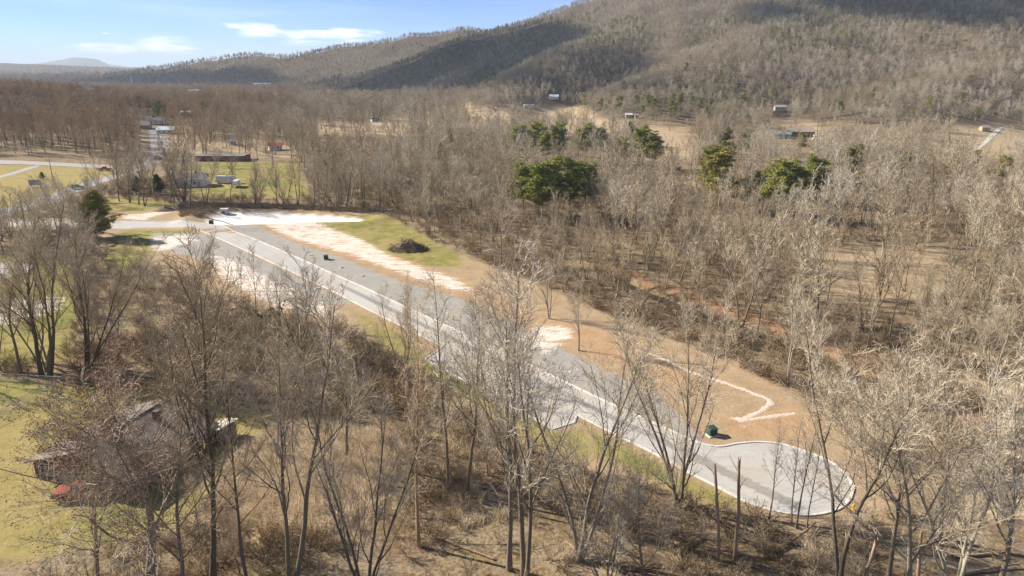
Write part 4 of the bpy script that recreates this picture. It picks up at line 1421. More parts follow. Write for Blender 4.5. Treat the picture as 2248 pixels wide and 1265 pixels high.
for i, (u, v, vt, w) in enumerate(((392, 352, 268, 'left of the long brick building'), (428, 340, 262, 'at the left end of the long brick building'), (462, 330, 250, 'behind the left half of the brick building'), (545, 336, 262, 'behind the right end of the brick building'),
                                   (566, 356, 288, 'right of the long brick building'), (585, 344, 270, 'left of the red-roofed shed'), (640, 352, 280, 'right of the red-roofed shed'), (662, 340, 262, 'second right of the red-roofed shed'),
                                   (630, 318, 246, 'behind the red-roofed shed'), (478, 304, 232, 'far behind the brick building'), (530, 300, 236, 'right of the small white outbuilding'), (570, 304, 240, 'in the gap left of the shed'),
                                   (400, 312, 236, 'right of the metal-roofed white house'), (436, 306, 240, 'beyond the old road bend'), (470, 372, 300, 'in front of the brick building'), (600, 372, 300, 'in the green field'))):
    hero(u, v, u + (i % 3 - 1) * 4, vt, ('oak', 'vase', 'oak', 'twin')[i % 4], 'brown village tree ' + w, WARM, i * 0.9)

# ------------------------------------------------------------------ trees: the woods
rng = np.random.default_rng(11)
KEEP_OUT = [SITE, PG((-400, 357), (310, 357), (335, 318), (325, 300), (345, 300), (390, 325), (385, 350), (365, 378), (280, 398), (150, 443), (60, 470), (0, 482), (-400, 600)),
            PG((395, 352), (655, 345), (690, 436), (430, 437), (375, 400)), PG((-500, 840), (120, 834), (300, 848), (480, 878), (625, 890), (600, 990), (470, 1110), (390, 1180), (150, 1240), (-700, 1400)),
            PG((-300, 556), (60, 560), (165, 600), (165, 720), (130, 790), (-300, 820)), PG((535, 930), (860, 930), (880, 1150), (560, 1170), (500, 1090))]
THIN = [(PG((640, 279), (910, 272), (925, 325), (660, 325)), 0.35), (PG((860, 236), (1120, 234), (1120, 300), (880, 290)), 0.5), (PG((1100, 212), (1245, 204), (1280, 262), (1110, 262)), 0.6),
        (PG((1190, 248), (1490, 248), (1510, 315), (1210, 315)), 0.6), (PG((1890, 264), (2210, 262), (2220, 315), (1890, 315)), 0.5), (PG((1400, 298), (1530, 298), (1540, 372), (1420, 372)), 0.12),
        (PG((1680, 278), (1830, 283), (1830, 335), (1680, 330)), 0.15), (PG((2060, 296), (2270, 294), (2240, 372), (2040, 365)), 0.25), (PG((290, 235), (440, 235), (460, 300), (640, 300), (660, 350), (380, 352), (300, 310)), 0.85),
        (PG((1780, 545), (2080, 530), (2140, 650), (1900, 700), (1750, 650)), 0.10), (PG((1480, 375), (1650, 375), (1650, 445), (1480, 445)), 0.25), (PG((1860, 940), (2500, 960), (2900, 1400), (1900, 1400)), 0.14),
        (PG((640, 900), (1000, 900), (1300, 1040), (1900, 1180), (2000, 1500), (300, 1500), (500, 1150)), 0.4)]


def band(d0, d1, sp, a0=-45, a1=45):
    n = int(d1 * math.sin(R(46)) / sp) + 1
    xs = np.arange(-n, n + 1) * sp
    ys = np.arange(d0 * 0.66, d1 + sp, sp)
    X, Y = np.meshgrid(xs, ys)
    X = X + rng.uniform(-0.48, 0.48, X.shape) * sp
    Y = Y + rng.uniform(-0.48, 0.48, X.shape) * sp
    X, Y = X.ravel(), Y.ravel()
    d = np.hypot(X, Y)
    a = np.degrees(np.arctan2(X, Y))
    k = (d >= d0) & (d < d1) & (a > a0) & (a < a1)
    return X[k], Y[k]


C_x, C_y = [], []
for d0, d1, sp in ((48, 160, 6.6), (160, 420, 7.2), (420, 800, 7.8), (800, 1500, 7.4), (1500, 2300, 9.5), (2300, 3000, 15), (3000, 6200, 34)):
    x, y = band(d0, d1, sp)
    C_x.append(x)
    C_y.append(y)
C_x, C_y = np.concatenate(C_x), np.concatenate(C_y)
prob = np.ones(len(C_x))
nearm = C_y < 2600
for po in KEEP_OUT:
    k = inpoly(C_x, C_y, po)
    prob[k] = 0
for po, p in THIN:
    k = inpoly(C_x, C_y, po) & (prob > 0)
    prob[k] = np.minimum(prob[k], p)
C_z = zfun(C_x, C_y)
# the mountain itself is closed forest; the valley floor beyond 350 m is patchy
C_d = np.hypot(C_x, C_y)
prob = np.where((C_z > 9) & (C_y > 420), 0.93, prob)
C_u, C_v = proj(C_x, C_y, C_z)
patch = fbm(C_x, C_y, 90, 3)
valley = (C_d > 480) & (C_z < 9) & (C_u > 230)
prob = np.where(valley, prob * sstep(0.36, 0.5, patch), prob)
dcr, _, _ = linedist(C_x, C_y, CREEK)
prob = np.where((C_y < 400) & (dcr < 3.0), 0, prob)
for ln in (LOW, UP, MR_UP, MR_LO):
    dd, _, _ = linedist(C_x, C_y, ln)
    prob = np.where((C_y < 700) & (dd < 3.5), 0, prob)
prob = np.where(inpoly(C_x, C_y, PG((230, 560), (420, 620), (600, 700), (770, 740), (900, 830), (860, 940), (620, 900), (470, 885), (240, 850), (150, 830), (170, 700))), prob * 0.65, prob)
# behind the camera's foot and the strip under it: few
prob = np.where(C_d < 60, prob * 0.3, prob)
# things the photograph shows between the trees: thin the trees that would stand right in front of them
top_v = proj(C_x, C_y, C_z + 15.5)[1]
for u0, u1, v0, v1, keep in WINDOWS:
    k = (C_u > u0) & (C_u < u1) & (C_v > v1) & (top_v < v0 + (v1 - v0) * 0.7) & (C_d > 140)
    prob = np.where(k, prob * keep, prob)
for b_ in BUILDINGS:
    k = np.hypot(C_x - b_['x'], C_y - b_['y']) < max(b_['w'], b_['d']) * 0.5 + 4
    prob = np.where(k, 0, prob)
k = rng.random(len(C_x)) < prob
C_x, C_y, C_z, C_d, C_u, C_v = (a[k] for a in (C_x, C_y, C_z, C_d, C_u, C_v))
n = len(C_x)
hh = rng.normal(14.5, 4.0, n)
hh = np.where((C_u < 330) & (C_d > 300) & (C_d < 900), hh + 3.5, hh)
hh = np.where((C_z > 9) & (C_y > 420), np.clip(hh, 9, 18) * 0.78, hh)
# lower growth at the edges of clearings and in the near thicket
THICKET = PG((230, 560), (420, 620), (600, 700), (770, 740), (900, 830), (860, 940), (620, 900), (470, 885), (240, 850), (150, 830), (170, 700))
thk = inpoly(C_x, C_y, THICKET)
hh = np.where(thk, rng.uniform(4.5, 9.5, n), hh)
se = sdpoly(C_x, C_y, SITE)
hh = np.where((se > -14) & ~thk, hh * rng.uniform(0.5, 0.85, n), hh)
hh = np.where((C_d < 150) & ~thk & (C_v > 900), rng.uniform(3.5, 9.5, n), hh)
hh = np.clip(hh, 4.5, 24)
hh = np.where(C_d > 2300, hh * 1.25, hh)
# pines among them
pn = fbm(C_x + 900, C_y, 120, 3)
pine_p = np.where(C_z > 9, 0.012 + 0.34 * sstep(0.60, 0.72, pn), 0.012)
pine_p = np.where((C_d > 2300), 0.10, pine_p)
pine_p = np.where((C_u < 330) & (C_d < 1200), 0.01, pine_p)
pine_p = np.where(C_d < 250, 0, pine_p)
for po, q in ((((1080, 62), (1290, 66), (1230, 115), (1100, 130), (900, 165), (860, 150)), 0.3), (((1680, 72), (1900, 45), (1890, 120), (1700, 132)), 0.3), (((800, 165), (900, 150), (1000, 180), (860, 195)), 0.25),
              (((1270, 70), (1420, 55), (1440, 110), (1300, 110)), 0.25), (((1850, 60), (2120, 60), (2100, 130), (1900, 120)), 0.1)):
    pine_p = np.where(inpoly(C_u, C_v, po) & (C_d > 600), q, pine_p)
ispine = rng.random(n) < pine_p
st_names = np.array(['forest', 'twin', 'vase', 'slender', 'oak'])
st_i = rng.choice(5, n, p=[0.22, 0.16, 0.26, 0.08, 0.28])
in_view = (C_u > -60) & (C_u < 2310) & (C_v > 0) & (C_v < 1330)
size_px = hh / C_d * in_view
for i in np.nonzero((C_d < 420) & ~ispine)[0]:
    TREES.append(dict(x=C_x[i], y=C_y[i], z=C_z[i], h=hh[i], lean=rng.normal(0, 0.07), style=st_names[st_i[i]], tint=None, label=None, hero=False, spin=rng.uniform(0, 6.28), proto=None, kind='bare', u=C_u[i], v=C_v[i], thk=bool(thk[i])))
far_sel = np.nonzero((C_d >= 420) & ~ispine)[0]

# pick the 300 that show largest
for t in TREES:
    t['px'] = (1e6 if t['hero'] else 0) + (t['h'] / math.hypot(t['x'], t['y']) if (-40 < t['u'] < 2290 and 100 < t['v'] < 1300) else 0)
TREES.sort(key=lambda t: -t['px'])
SINGLE, REST = TREES[:300], TREES[300:]
NAMES_TINT = [(PALE, 'pale grey'), (GREY, 'grey'), (DARK, 'dark'), (WARM, 'brown')]


def set_tilt(o, lean, spin):
    o.rotation_mode = 'ZYX'
    o.rotation_euler = (0, math.atan(lean), spin)


LANDMARKS = [(1215, 400, 'bright green pine clump'), (1210, 300, 'pine row behind the clump'), (1410, 320, 'round-topped pine'), (1575, 400, 'tall open pine'), (1735, 420, 'dense dark pine trio'),
             (1870, 370, 'olive pine'), (1985, 370, 'flat-topped pine'), (2195, 375, 'yellow-green pine'), (1930, 600, 'tan clearing'), (1700, 735, 'creek bend'), (1460, 650, 'upper creek'), (895, 540, 'brush pile'),
             (980, 480, 'green lawn corner'), (650, 475, 'white basin'), (210, 470, 'lone cedar'), (415, 395, 'white bungalow'), (605, 322, 'red-roofed shed'), (340, 330, 'old road bend'), (80, 380, 'side road'),
             (1700, 1040, 'turning circle'), (1100, 860, 'parking bay'), (1270, 990, 'black silt fence'), (1560, 950, 'utility box on the clay'), (715, 567, 'utility box on mulch'),
             (60, 870, 'chain-link fence'), (300, 970, 'brown-roofed bungalow'), (485, 940, 'small pale shed'), (680, 1050, 'tall tan grass'), (60, 600, 'left turning circle'), (450, 600, 'straw-strewn lots'),
             (620, 650, 'ivy-wrapped tree'), (1220, 740, 'straw patch on the far verge'), (1610, 900, 'orange clay patch'), (1610, 1100, 'broken snags'), (2050, 1050, 'lower right slope'), (870, 700, 'pale street middle'),
             (350, 760, 'brown thicket'), (560, 800, 'grey end of the thicket'), (1100, 600, 'far verge meadow'), (2200, 650, 'right picture edge'), (2200, 480, 'upper right wood'), (850, 420, 'basin end')]


def where(t):
    u, v = t['u'], t['v'] - t['h'] / math.hypot(t['x'], t['y']) * 600
    du, dv, nm = min(((u - a, (v - b) * 1.4, n_) for a, b, n_ in LANDMARKS), key=lambda q: q[0] ** 2 + q[1] ** 2)
    if abs(du) < 18 and abs(dv) < 18:
        return 'right at the ' + nm
    q = ('right of' if du > 0 else 'left of') if abs(du) > abs(dv) else ('below' if dv > 0 else 'above')
    far_ = math.hypot(du, dv)
    return ('close ' if far_ < 70 else '') + q + ' the ' + nm


def put_tree(t):
    sty = t['style']
    d = math.hypot(t['x'], t['y'])
    r_ = random.Random(int(t['x'] * 10) * 7919 + int(t['y'] * 10))
    if sty == 'leafy':
        p = OAKLEAF
    else:
        pool = (NEAR if d < 125 else MID)[sty]
        p = pool[r_.randrange(len(pool))]
    tint = t['tint']
    tone = None
    if tint is None:
        tint, tone = NAMES_TINT[r_.choice((0, 1, 1, 1, 2, 3, 3))]
    root = empty('bare_tree', (t['x'], t['y'], t['z'] - 0.1), 0, t['h'] / p['h'])
    if sty == 'leafy':
        root.scale = (root.scale[0] * 1.3, root.scale[1] * 1.3, root.scale[2])
    set_tilt(root, t['lean'], t['spin'] if t['spin'] is not None else r_.uniform(0, 6.28))
    for nm in ('trunk', 'crown', 'leaves'):
        if p.get(nm):
            c = obj('dead_leaves' if nm == 'leaves' else nm, p[nm], root)
            c.color = (*(tint if nm == 'trunk' else tuple((1.18 if d < 140 else 1.05) * (1 + (q - 1) * 0.3) for q in tint)), 1)
    if t['proto'] == 'ivy':
        rg = np.random.default_rng(3)
        co = np.array([v.co for v in p['trunk'].vertices])
        co = co[(co[:, 2] > 2) & (co[:, 2] < 12)]
        cc_ = co[rg.integers(0, len(co), 700)]
        v, f = blades(rg, cc_, rg.uniform(0.15, 0.35, len(cc_)), 5, 1.2, 1.0, 0.4)
        obj('ivy', mesh_np('ivy', v, f, M['ivy'], False), root)
    if t['label']:
        tag(root, t['label'], 'tree', 'bare trees that stand out')
    else:
        ph = where(t)
        hw = 'tall' if t['h'] > 16 else 'low' if t['h'] < 8.5 else 'mid-height'
        sh = {'forest': 'straight', 'twin': 'twin-stemmed', 'vase': 'vase-shaped', 'slender': 'slender', 'oak': 'broad-crowned'}[sty]
        tag(root, f'{hw} {sh} {tone} bare tree {ph}', 'tree', f'{hw} {sh} {tone} bare trees {ph}')
    return root


made = {}
for t in SINGLE:
    o = put_tree(t)
    if not t['label']:
        made.setdefault(o['label'], []).append((t['u'], o))
for lb, os_ in made.items():
    os_.sort(key=lambda q: q[0])
    nn = len(os_)
    if nn == 2:
        sfx = [', left one', ', right one']
    elif nn == 3:
        sfx = [', left one', ', middle one', ', right one']
    else:
        sfx = [f', {q} from left' for q in ('first', 'second', 'third', 'fourth', 'fifth', 'sixth', 'seventh', 'eighth', 'ninth')]
    if nn > 1:
        for q, (_, o) in enumerate(os_[:9]):
            o['label'] = lb + sfx[q]

# all the rest of the leafless wood, valley and mountain
MIDF = [(s, i) for s in MID for i in range(len(MID[s]))]
MIDM = []
for s, i in MIDF:
    p = MID[s][i]
    tv = np.empty(len(p['trunk'].vertices) * 3, np.float32)
    p['trunk'].vertices.foreach_get('co', tv)
    cv = np.empty(len(p['crown'].vertices) * 3, np.float32)
    p['crown'].vertices.foreach_get('co', cv)
    tf = np.empty(len(p['trunk'].loops), np.int32)
    p['trunk'].loops.foreach_get('vertex_index', tf)
    cf = np.empty(len(p['crown'].loops), np.int32)
    p['crown'].loops.foreach_get('vertex_index', cf)
    tv, cv, tf, cf = tv.reshape(-1, 3), cv.reshape(-1, 3), tf.reshape(-1, 4), cf.reshape(-1, 4)
    me = mesh_np('bare_tree', np.concatenate([tv, cv]), np.concatenate([tf, cf + len(tv)]), M['twig'])
    me.materials.append(M['trunk'])
    mi = np.zeros(len(tf) + len(cf), np.int32)
    mi[:len(tf)] = 1
    me.polygons.foreach_set('material_index', mi)
    MIDM.append(me)
pts, rot, scl, idx = [], [], [], []
for t in REST:
    c = [j for j, (s, i) in enumerate(MIDF) if s == t['style']]
    j = c[int(rng.integers(len(c)))]
    pts.append((t['x'], t['y'], t['z'] - 0.1))
    rot.append(t['spin'])
    scl.append(t['h'] / MID[MIDF[j][0]][MIDF[j][1]]['h'])
    idx.append(j)
for i in far_sel:
    j = int(rng.integers(len(FARP)))
    pts.append((C_x[i], C_y[i], C_z[i] - 0.2))
    rot.append(rng.uniform(0, 6.28))
    scl.append(hh[i] / FARP[j]['h'] * (1.0 if C_d[i] < 3000 else 1.9))
    idx.append(len(MIDM) + j)
scatter('bare_woods', MIDM + [p['both'] for p in FARP], pts, rot, scl, idx, vary=1.0)

# ------------------------------------------------------------------ pines
def pine(ub, vb, ut, vt, label, tint=(1, 1, 1), p=None, group='green pines standing among the bare woods', name='pine_tree', fat=1.0):
    x, y = G(ub, vb)
    _, _, zt = at(ut, vt, y)
    z = z1(x, y)
    r_ = random.Random(int(ub * 31 + vb))
    p = p or PINE[r_.randrange(4)]
    h = max(3, zt - z)
    root = empty(name, (x, y, z - 0.1), r_.uniform(0, 6.28), 1)
    s = h / p['h']
    s *= 1.08 if name == 'pine_tree' else 1.0
    root.scale = (s * fat, s * fat, s)
    for nm in ('trunk', 'crown'):
        c = obj(nm, p[nm], root)
        c.color = (*(tint if nm == 'crown' else (1, 1, 1)), 1)
    tag(root, label, 'tree', group)


BG, OL, DK = (1.2, 1.25, 0.9), (1.2, 1.08, 1.0), (0.85, 0.86, 0.85)
for u, vb, vt, lb, tn in (
        (1148, 472, 356, 'leftmost pine of the bright green clump in the middle of the wood', BG), (1190, 486, 362, 'nearest pine of the bright green clump in the middle of the wood', BG),
        (1216, 478, 348, 'tallest pine of the bright green clump in the middle of the wood', BG), (1250, 474, 352, 'pine right of the tallest in the bright green clump', BG),
        (1284, 468, 358, 'rightmost pine of the bright green clump in the middle of the wood', BG),
        (1140, 356, 276, 'leftmost pine of the row behind the bright green clump', BG), (1176, 357, 268, 'second pine from the left in the row behind the bright green clump', BG),
        (1226, 360, 272, 'third pine from the left in the row behind the bright green clump', BG), (1285, 358, 274, 'fourth pine from the left in the row behind the bright green clump', BG),
        (1196, 368, 290, 'lower pine in front of the row behind the bright green clump', BG), (1316, 360, 280, 'rightmost dark pine of the row behind the bright green clump', DK),
        (1365, 378, 304, 'sparse pine between the row and the round-topped pine', OL), (1410, 372, 279, 'round-topped pine right of the pine row', BG), (1432, 376, 292, 'dark pine leaning on the round-topped one', DK),
        (1590, 350, 282, 'small dark pine alone above the tall open pine', DK), (1637, 348, 289, 'small dark round pine right of the lone one', DK),
        (1556, 432, 322, 'layered pine left behind the tall open pine', OL), (1578, 462, 328, 'tall open pine left of the dense dark trio', OL),
        (1704, 486, 350, 'leftmost pine of the dense dark trio at right', BG), (1742, 484, 366, 'middle pine of the dense dark trio at right', BG), (1782, 452, 343, 'rightmost pine of the dense dark trio at right', BG),
        (1672, 470, 372, 'smaller pine on the left flank of the dense dark trio', OL), (1868, 415, 320, 'olive pine right of the dense dark trio', OL), (1905, 418, 369, 'low round pine below the olive one', DK),
        (1945, 410, 352, 'thin olive pine right of the low round one', OL), (1985, 405, 334, 'flat-topped pine right of the thin olive one', DK), (2195, 410, 342, 'wide yellow-green pine near the farm road', OL),
        (2082, 420, 345, 'open olive pine between the flat-topped and the yellow-green pine', OL), (2128, 402, 332, 'slender dark pine left of the yellow-green pine', DK), (1826, 408, 348, 'small olive pine between the trio and the olive pine', OL),
        (1757, 338, 291, 'bright round pine in front of the house with the tan roof', BG), (1060, 345, 308, 'small ragged pine left of the pine row', DK), (985, 330, 282, 'lone small pine left of the wood', BG),
        (1835, 292, 222, 'dark conical pine by the foot of the mountain', DK), (1770, 275, 202, 'dark pine pair top above the house with the tan roof', DK), (1995, 282, 199, 'umbrella-topped pine at the foot of the mountain', DK),
        (2205, 292, 256, 'small dark pine at the end of the field at right', DK), (312, 268, 204, 'big dark pine standing over the village houses', DK), (452, 300, 250, 'yellow-green pine in the village trees', OL)):
    pine(u, vb, u, vt, lb, tn, fat=1.45 if vb > 440 else 1.4)
pine(212, 522, 205, 412, 'lone bushy cedar beside the entry of the new street', (1.25, 1.1, 0.85), CEDAR, None, 'cedar_tree', 1.1)
pine(300, 428, 300, 382, 'dark cedar left of the white bungalow', (0.45, 0.42, 0.4), CEDAR, None, 'cedar_tree', 0.9)
pine(350, 430, 350, 380, 'dark cedar touching the white bungalow', (0.45, 0.42, 0.4), CEDAR, None, 'cedar_tree', 0.9)
pine(95, 400, 94, 376, 'small rounded evergreen on the yellow field by the signboard', (0.7, 0.65, 0.6), CEDAR, None, 'evergreen_shrub', 1.0)
ps = np.nonzero(ispine)[0]
scatter('mountain_pines', [p['both'] for p in PINEFAR], np.stack([C_x[ps], C_y[ps], C_z[ps] - 0.2], 1), rng.uniform(0, 6.28, len(ps)), hh[ps] * 0.95 / PINEFAR[0]['h'], rng.integers(0, 3, len(ps)))

# ------------------------------------------------------------------ undergrowth and tall grass
x, y = [], []
for d0, d1, sp, a0, a1 in ((44, 130, 1.45, -43, 43), (130, 340, 2.5, -43, 43)):
    a, b = band(d0, d1, sp, a0, a1)
    x.append(a)
    y.append(b)
x, y = np.concatenate(x), np.concatenate(y)
p = 0.10 + 0.6 * sstep(0.38, 0.62, fbm(x, y, 12, 3)) + 0.3 * (np.hypot(x, y) > 130)
for po in KEEP_OUT:
    p[inpoly(x, y, po)] = 0
th = inpoly(x, y, THICKET)
p[th] = 0.38
s_ = sdpoly(x, y, SITE)
p = np.where((s_ < -0.5) & (s_ > -9) & (p > 0), np.maximum(p, 0.55), p)
p = np.where(inpoly(x, y, PG((1780, 545), (2080, 530), (2140, 650), (1900, 700), (1750, 650))), 0.06, p)
p = np.where(inpoly(x, y, PG((1860, 940), (2500, 960), (2900, 1400), (1900, 1400))), 0.12, p)
p = np.where((hl(0, 0)[0] - x) ** 2 + (hl(0, 0)[1] - y) ** 2 < 200, 0, p)
p = np.where(inpoly(x, y, BERM), 0, p)
dc_, _, _ = linedist(x, y, CREEK)
p = np.where((dc_ < 9) & (p > 0), np.maximum(p, 0.75), p)
p = np.where(dc_ < 1.5, 0, p)
k = rng.random(len(x)) < p
x, y, th = x[k], y[k], th[k]
ex, ey = band(160, 320, 1.15, -35, 0)
k = inpoly(ex, ey, BERM)
x, y, th = np.concatenate([x, ex[k]]), np.concatenate([y, ey[k]]), np.concatenate([th, np.zeros(k.sum(), bool)])
bm_ = inpoly(x, y, BERM)
sc = np.where(bm_, 0.55, np.where(th, rng.uniform(0.7, 1.6, len(x)), rng.uniform(0.4, 1.25, len(x)) ** 1.3))
scatter('undergrowth', SHRUB, np.stack([x, y, zfun(x, y) - 0.05], 1), rng.uniform(0, 6.28, len(x)), sc, rng.integers(0, 4, len(x)))
x, y = band(44, 120, 0.55, -40, 42)
p = inpoly(x, y, TALL) * (0.35 + 0.6 * sstep(0.35, 0.6, fbm(x, y, 6, 3)))
sg = 0.16 * sstep(0.5, 0.7, fbm(x + 50, y, 9, 3))
for po in KEEP_OUT[:5]:
    sg[inpoly(x, y, po)] = 0
p = np.maximum(p, sg)
k = rng.random(len(x)) < p
x, y = x[k], y[k]
scatter('dry_grass', CLUMP, np.stack([x, y, zfun(x, y) - 0.03], 1), rng.normal(0, 0.5, len(x)) + 3.0 * fbm(x, y, 8, 2), rng.uniform(0.6, 1.3, len(x)), rng.integers(0, 3, len(x)))
print('TREES', len(TREES), 'far', len(far_sel), 'pines', len(ps))

# ------------------------------------------------------------------ buildings
def build_house(b):
    root = empty(b['name'], (b['x'], b['y'], b['z'] - 0.05), b['rot'])
    w, d, h = b['w'], b['d'], b['h']
    rise = d / 2 * b['pitch']
    ov = 0.45
    m = MB()
    prof = [(-d / 2, 0), (d / 2, 0), (d / 2, h), (0, h + rise), (-d / 2, h)]
    m.add([(x, y, z) for x in (-w / 2, w / 2) for y, z in prof], [(0, 1, 2, 3, 4), (9, 8, 7, 6, 5)] + [(i, (i + 1) % 5, (i + 1) % 5 + 5, i + 5) for i in range(5)])
    m.build('wall', M[b['wall']], root)
    m = MB()
    ez = h - ov * b['pitch']
    for s in (-1, 1):
        a = [(-w / 2 - ov, s * (d / 2 + ov), ez + 0.03), (w / 2 + ov, s * (d / 2 + ov), ez + 0.03), (w / 2 + ov, 0, h + rise + 0.03), (-w / 2 - ov, 0, h + rise + 0.03)]
        m.add(a + [(x, y, z + 0.16) for x, y, z in a], [(0, 1, 2, 3), (4, 5, 6, 7), (0, 1, 5, 4), (1, 2, 6, 5), (2, 3, 7, 6), (3, 0, 4, 7)])
    rf = m.build('roof', M[b['roof']], root)
    if b['chim']:
        MB().box((w * 0.2, d * 0.12, h + rise + 0.25), (0.7, 0.7, 1.4)).build('chimney', M['brick'], rf)
    nw = b['win']
    for i in range(nw):
        x = -w / 2 + w * (i + 0.7) / (nw + 0.6)
        f = MB().box((x, -d / 2 - 0.02, h * 0.55), (1.15, 0.08, min(1.3, h * 0.42))).build('window', M['white'], root)
        MB().box((x, -d / 2 - 0.05, h * 0.55), (0.95, 0.06, min(1.1, h * 0.36))).build('pane', M['glass'], f)
    f = MB().box((w / 2 + 0.02, 0, h * 0.55), (0.08, 1.1, 1.2)).build('window', M['white'], root)
    MB().box((w / 2 + 0.05, 0, h * 0.55), (0.06, 0.9, 1.0)).build('pane', M['glass'], f)
    MB().box((w * 0.36, -d / 2 - 0.03, 1.05), (0.95, 0.08, 2.1)).build('door', M['paint_tan'], root)
    tag(root, b['label'], b['cat'])
    return root


for b_ in BUILDINGS:
    build_house(b_)

# brown-roofed bungalow in front, ridge running away from the camera
root = empty('bungalow', (HX, HY, z1(HX, HY) - 0.02), HR)
w, d, h, rise = 14.0, 13.0, 2.5, 2.2
m = MB()
prof = [(-w / 2, 0), (w / 2, 0), (w / 2, h), (0, h + rise), (-w / 2, h)]
m.prism(prof, -d / 2, d / 2)
m.build('wall', M['brick_dark'], root)
rf = empty('roof', (0, 0, 0))
rf.parent = root
ov, th_ = 0.6, 0.18
for s in (-1, 1):
    sl = math.hypot(w / 2 + ov, rise)
    nrow = 22
    m = MB()
    a = [(s * (w / 2 + ov), -d / 2 - ov, h - ov * rise / (w / 2)), (s * (w / 2 + ov), d / 2 + ov, h - ov * rise / (w / 2)), (0, d / 2 + ov, h + rise), (0, -d / 2 - ov, h + rise)]
    m.add([(x, y, z + 0.02) for x, y, z in a] + [(x, y, z + th_) for x, y, z in a], [(0, 1, 2, 3), (4, 5, 6, 7), (0, 1, 5, 4), (1, 2, 6, 5), (2, 3, 7, 6), (3, 0, 4, 7)])
    # shingle courses: each row overlaps the one below
    for r_ in range(nrow):
        t0, t1 = r_ / nrow, (r_ + 1.06) / nrow
        x0, x1 = s * (w / 2 + ov) * (1 - t0), s * (w / 2 + ov) * (1 - min(1, t1))
        za, zb = h - ov * rise / (w / 2) + (rise * (1 + ov / (w / 2))) * t0, h - ov * rise / (w / 2) + (rise * (1 + ov / (w / 2))) * min(1, t1)
        m.add([(x0, -d / 2 - ov, za + th_ + 0.014), (x0, d / 2 + ov, za + th_ + 0.014), (x1, d / 2 + ov, zb + th_ + 0.004), (x1, -d / 2 - ov, zb + th_ + 0.004)], [(0, 1, 2, 3)])
    m.build('roof_slope', M['roof_old'], rf)
MB().box((0, 0, h + rise + 0.21), (0.35, d + 1.2, 0.1)).build('ridge_cap', M['roof_brown'], rf)
MB().box((2.2, 3.0, h + rise + 0.0), (0.8, 0.8, 1.6)).build('chimney', M['brick_dark'], rf)
for x in (-4.6, -1.7, 4.6):
    f = MB().box((x, -d / 2 - 0.03, 1.5), (1.5, 0.1, 1.2)).build('window', M['white'], root)
    MB().box((x, -d / 2 - 0.07, 1.5), (1.3, 0.08, 1.0)).build('pane', M['glass'], f)
for y in (-4.5, 0.5, 4.5):
    f = MB().box((w / 2 + 0.03, y, 1.5), (0.1, 1.3, 1.1)).build('window', M['white'], root)
    MB().box((w / 2 + 0.07, y, 1.5), (0.08, 1.1, 0.9)).build('pane', M['glass'], f)
f = MB().box((1.6, -d / 2 - 0.03, 1.05), (1.0, 0.1, 2.1)).build('door', M['paint_tan'], root)
MB().tube((1.95, -d / 2 - 0.14, 1.0), (1.95, -d / 2 - 0.08, 1.0), 0.04).build('handle', M['chrome'], f)
tag(root, 'bungalow with wide brown gable roof under the bare trees at lower left', 'house')

# church with white steeple
x, y, z = GT(291, 192)
root = empty('church', (x, y, z), R(10))
MB().box((14, 0, 4), (26, 13, 8)).build('wall', M['brick'], root)
m = MB()
m.add([(xx, yy, zz) for xx in (0.5, 27.5) for yy, zz in ((-7.2, 8), (7.2, 8), (0, 14))], [(0, 1, 2), (5, 4, 3), (0, 1, 4, 3), (1, 2, 5, 4), (2, 0, 3, 5)])
m.build('roof', M['roof_grey'], root)
st_ = MB().box((0, 0, 8), (6, 6, 16)).build('steeple', M['white'], root)
MB().box((0, 0, 18.5), (4.4, 4.4, 5)).build('belfry', M['white'], st_)
MB().tube((0, 0, 21), (0, 0, 36), 2.6, 0.1, 8).build('spire', M['white'], st_)
for yy in (-4.5, 0, 4.5):
    MB().box((14 + yy * 2, -6.55, 4.2), (1.6, 0.12, 4)).build('window', M['glass'], root)
tag(root, 'church with tall white pointed steeple far down the valley', 'church')


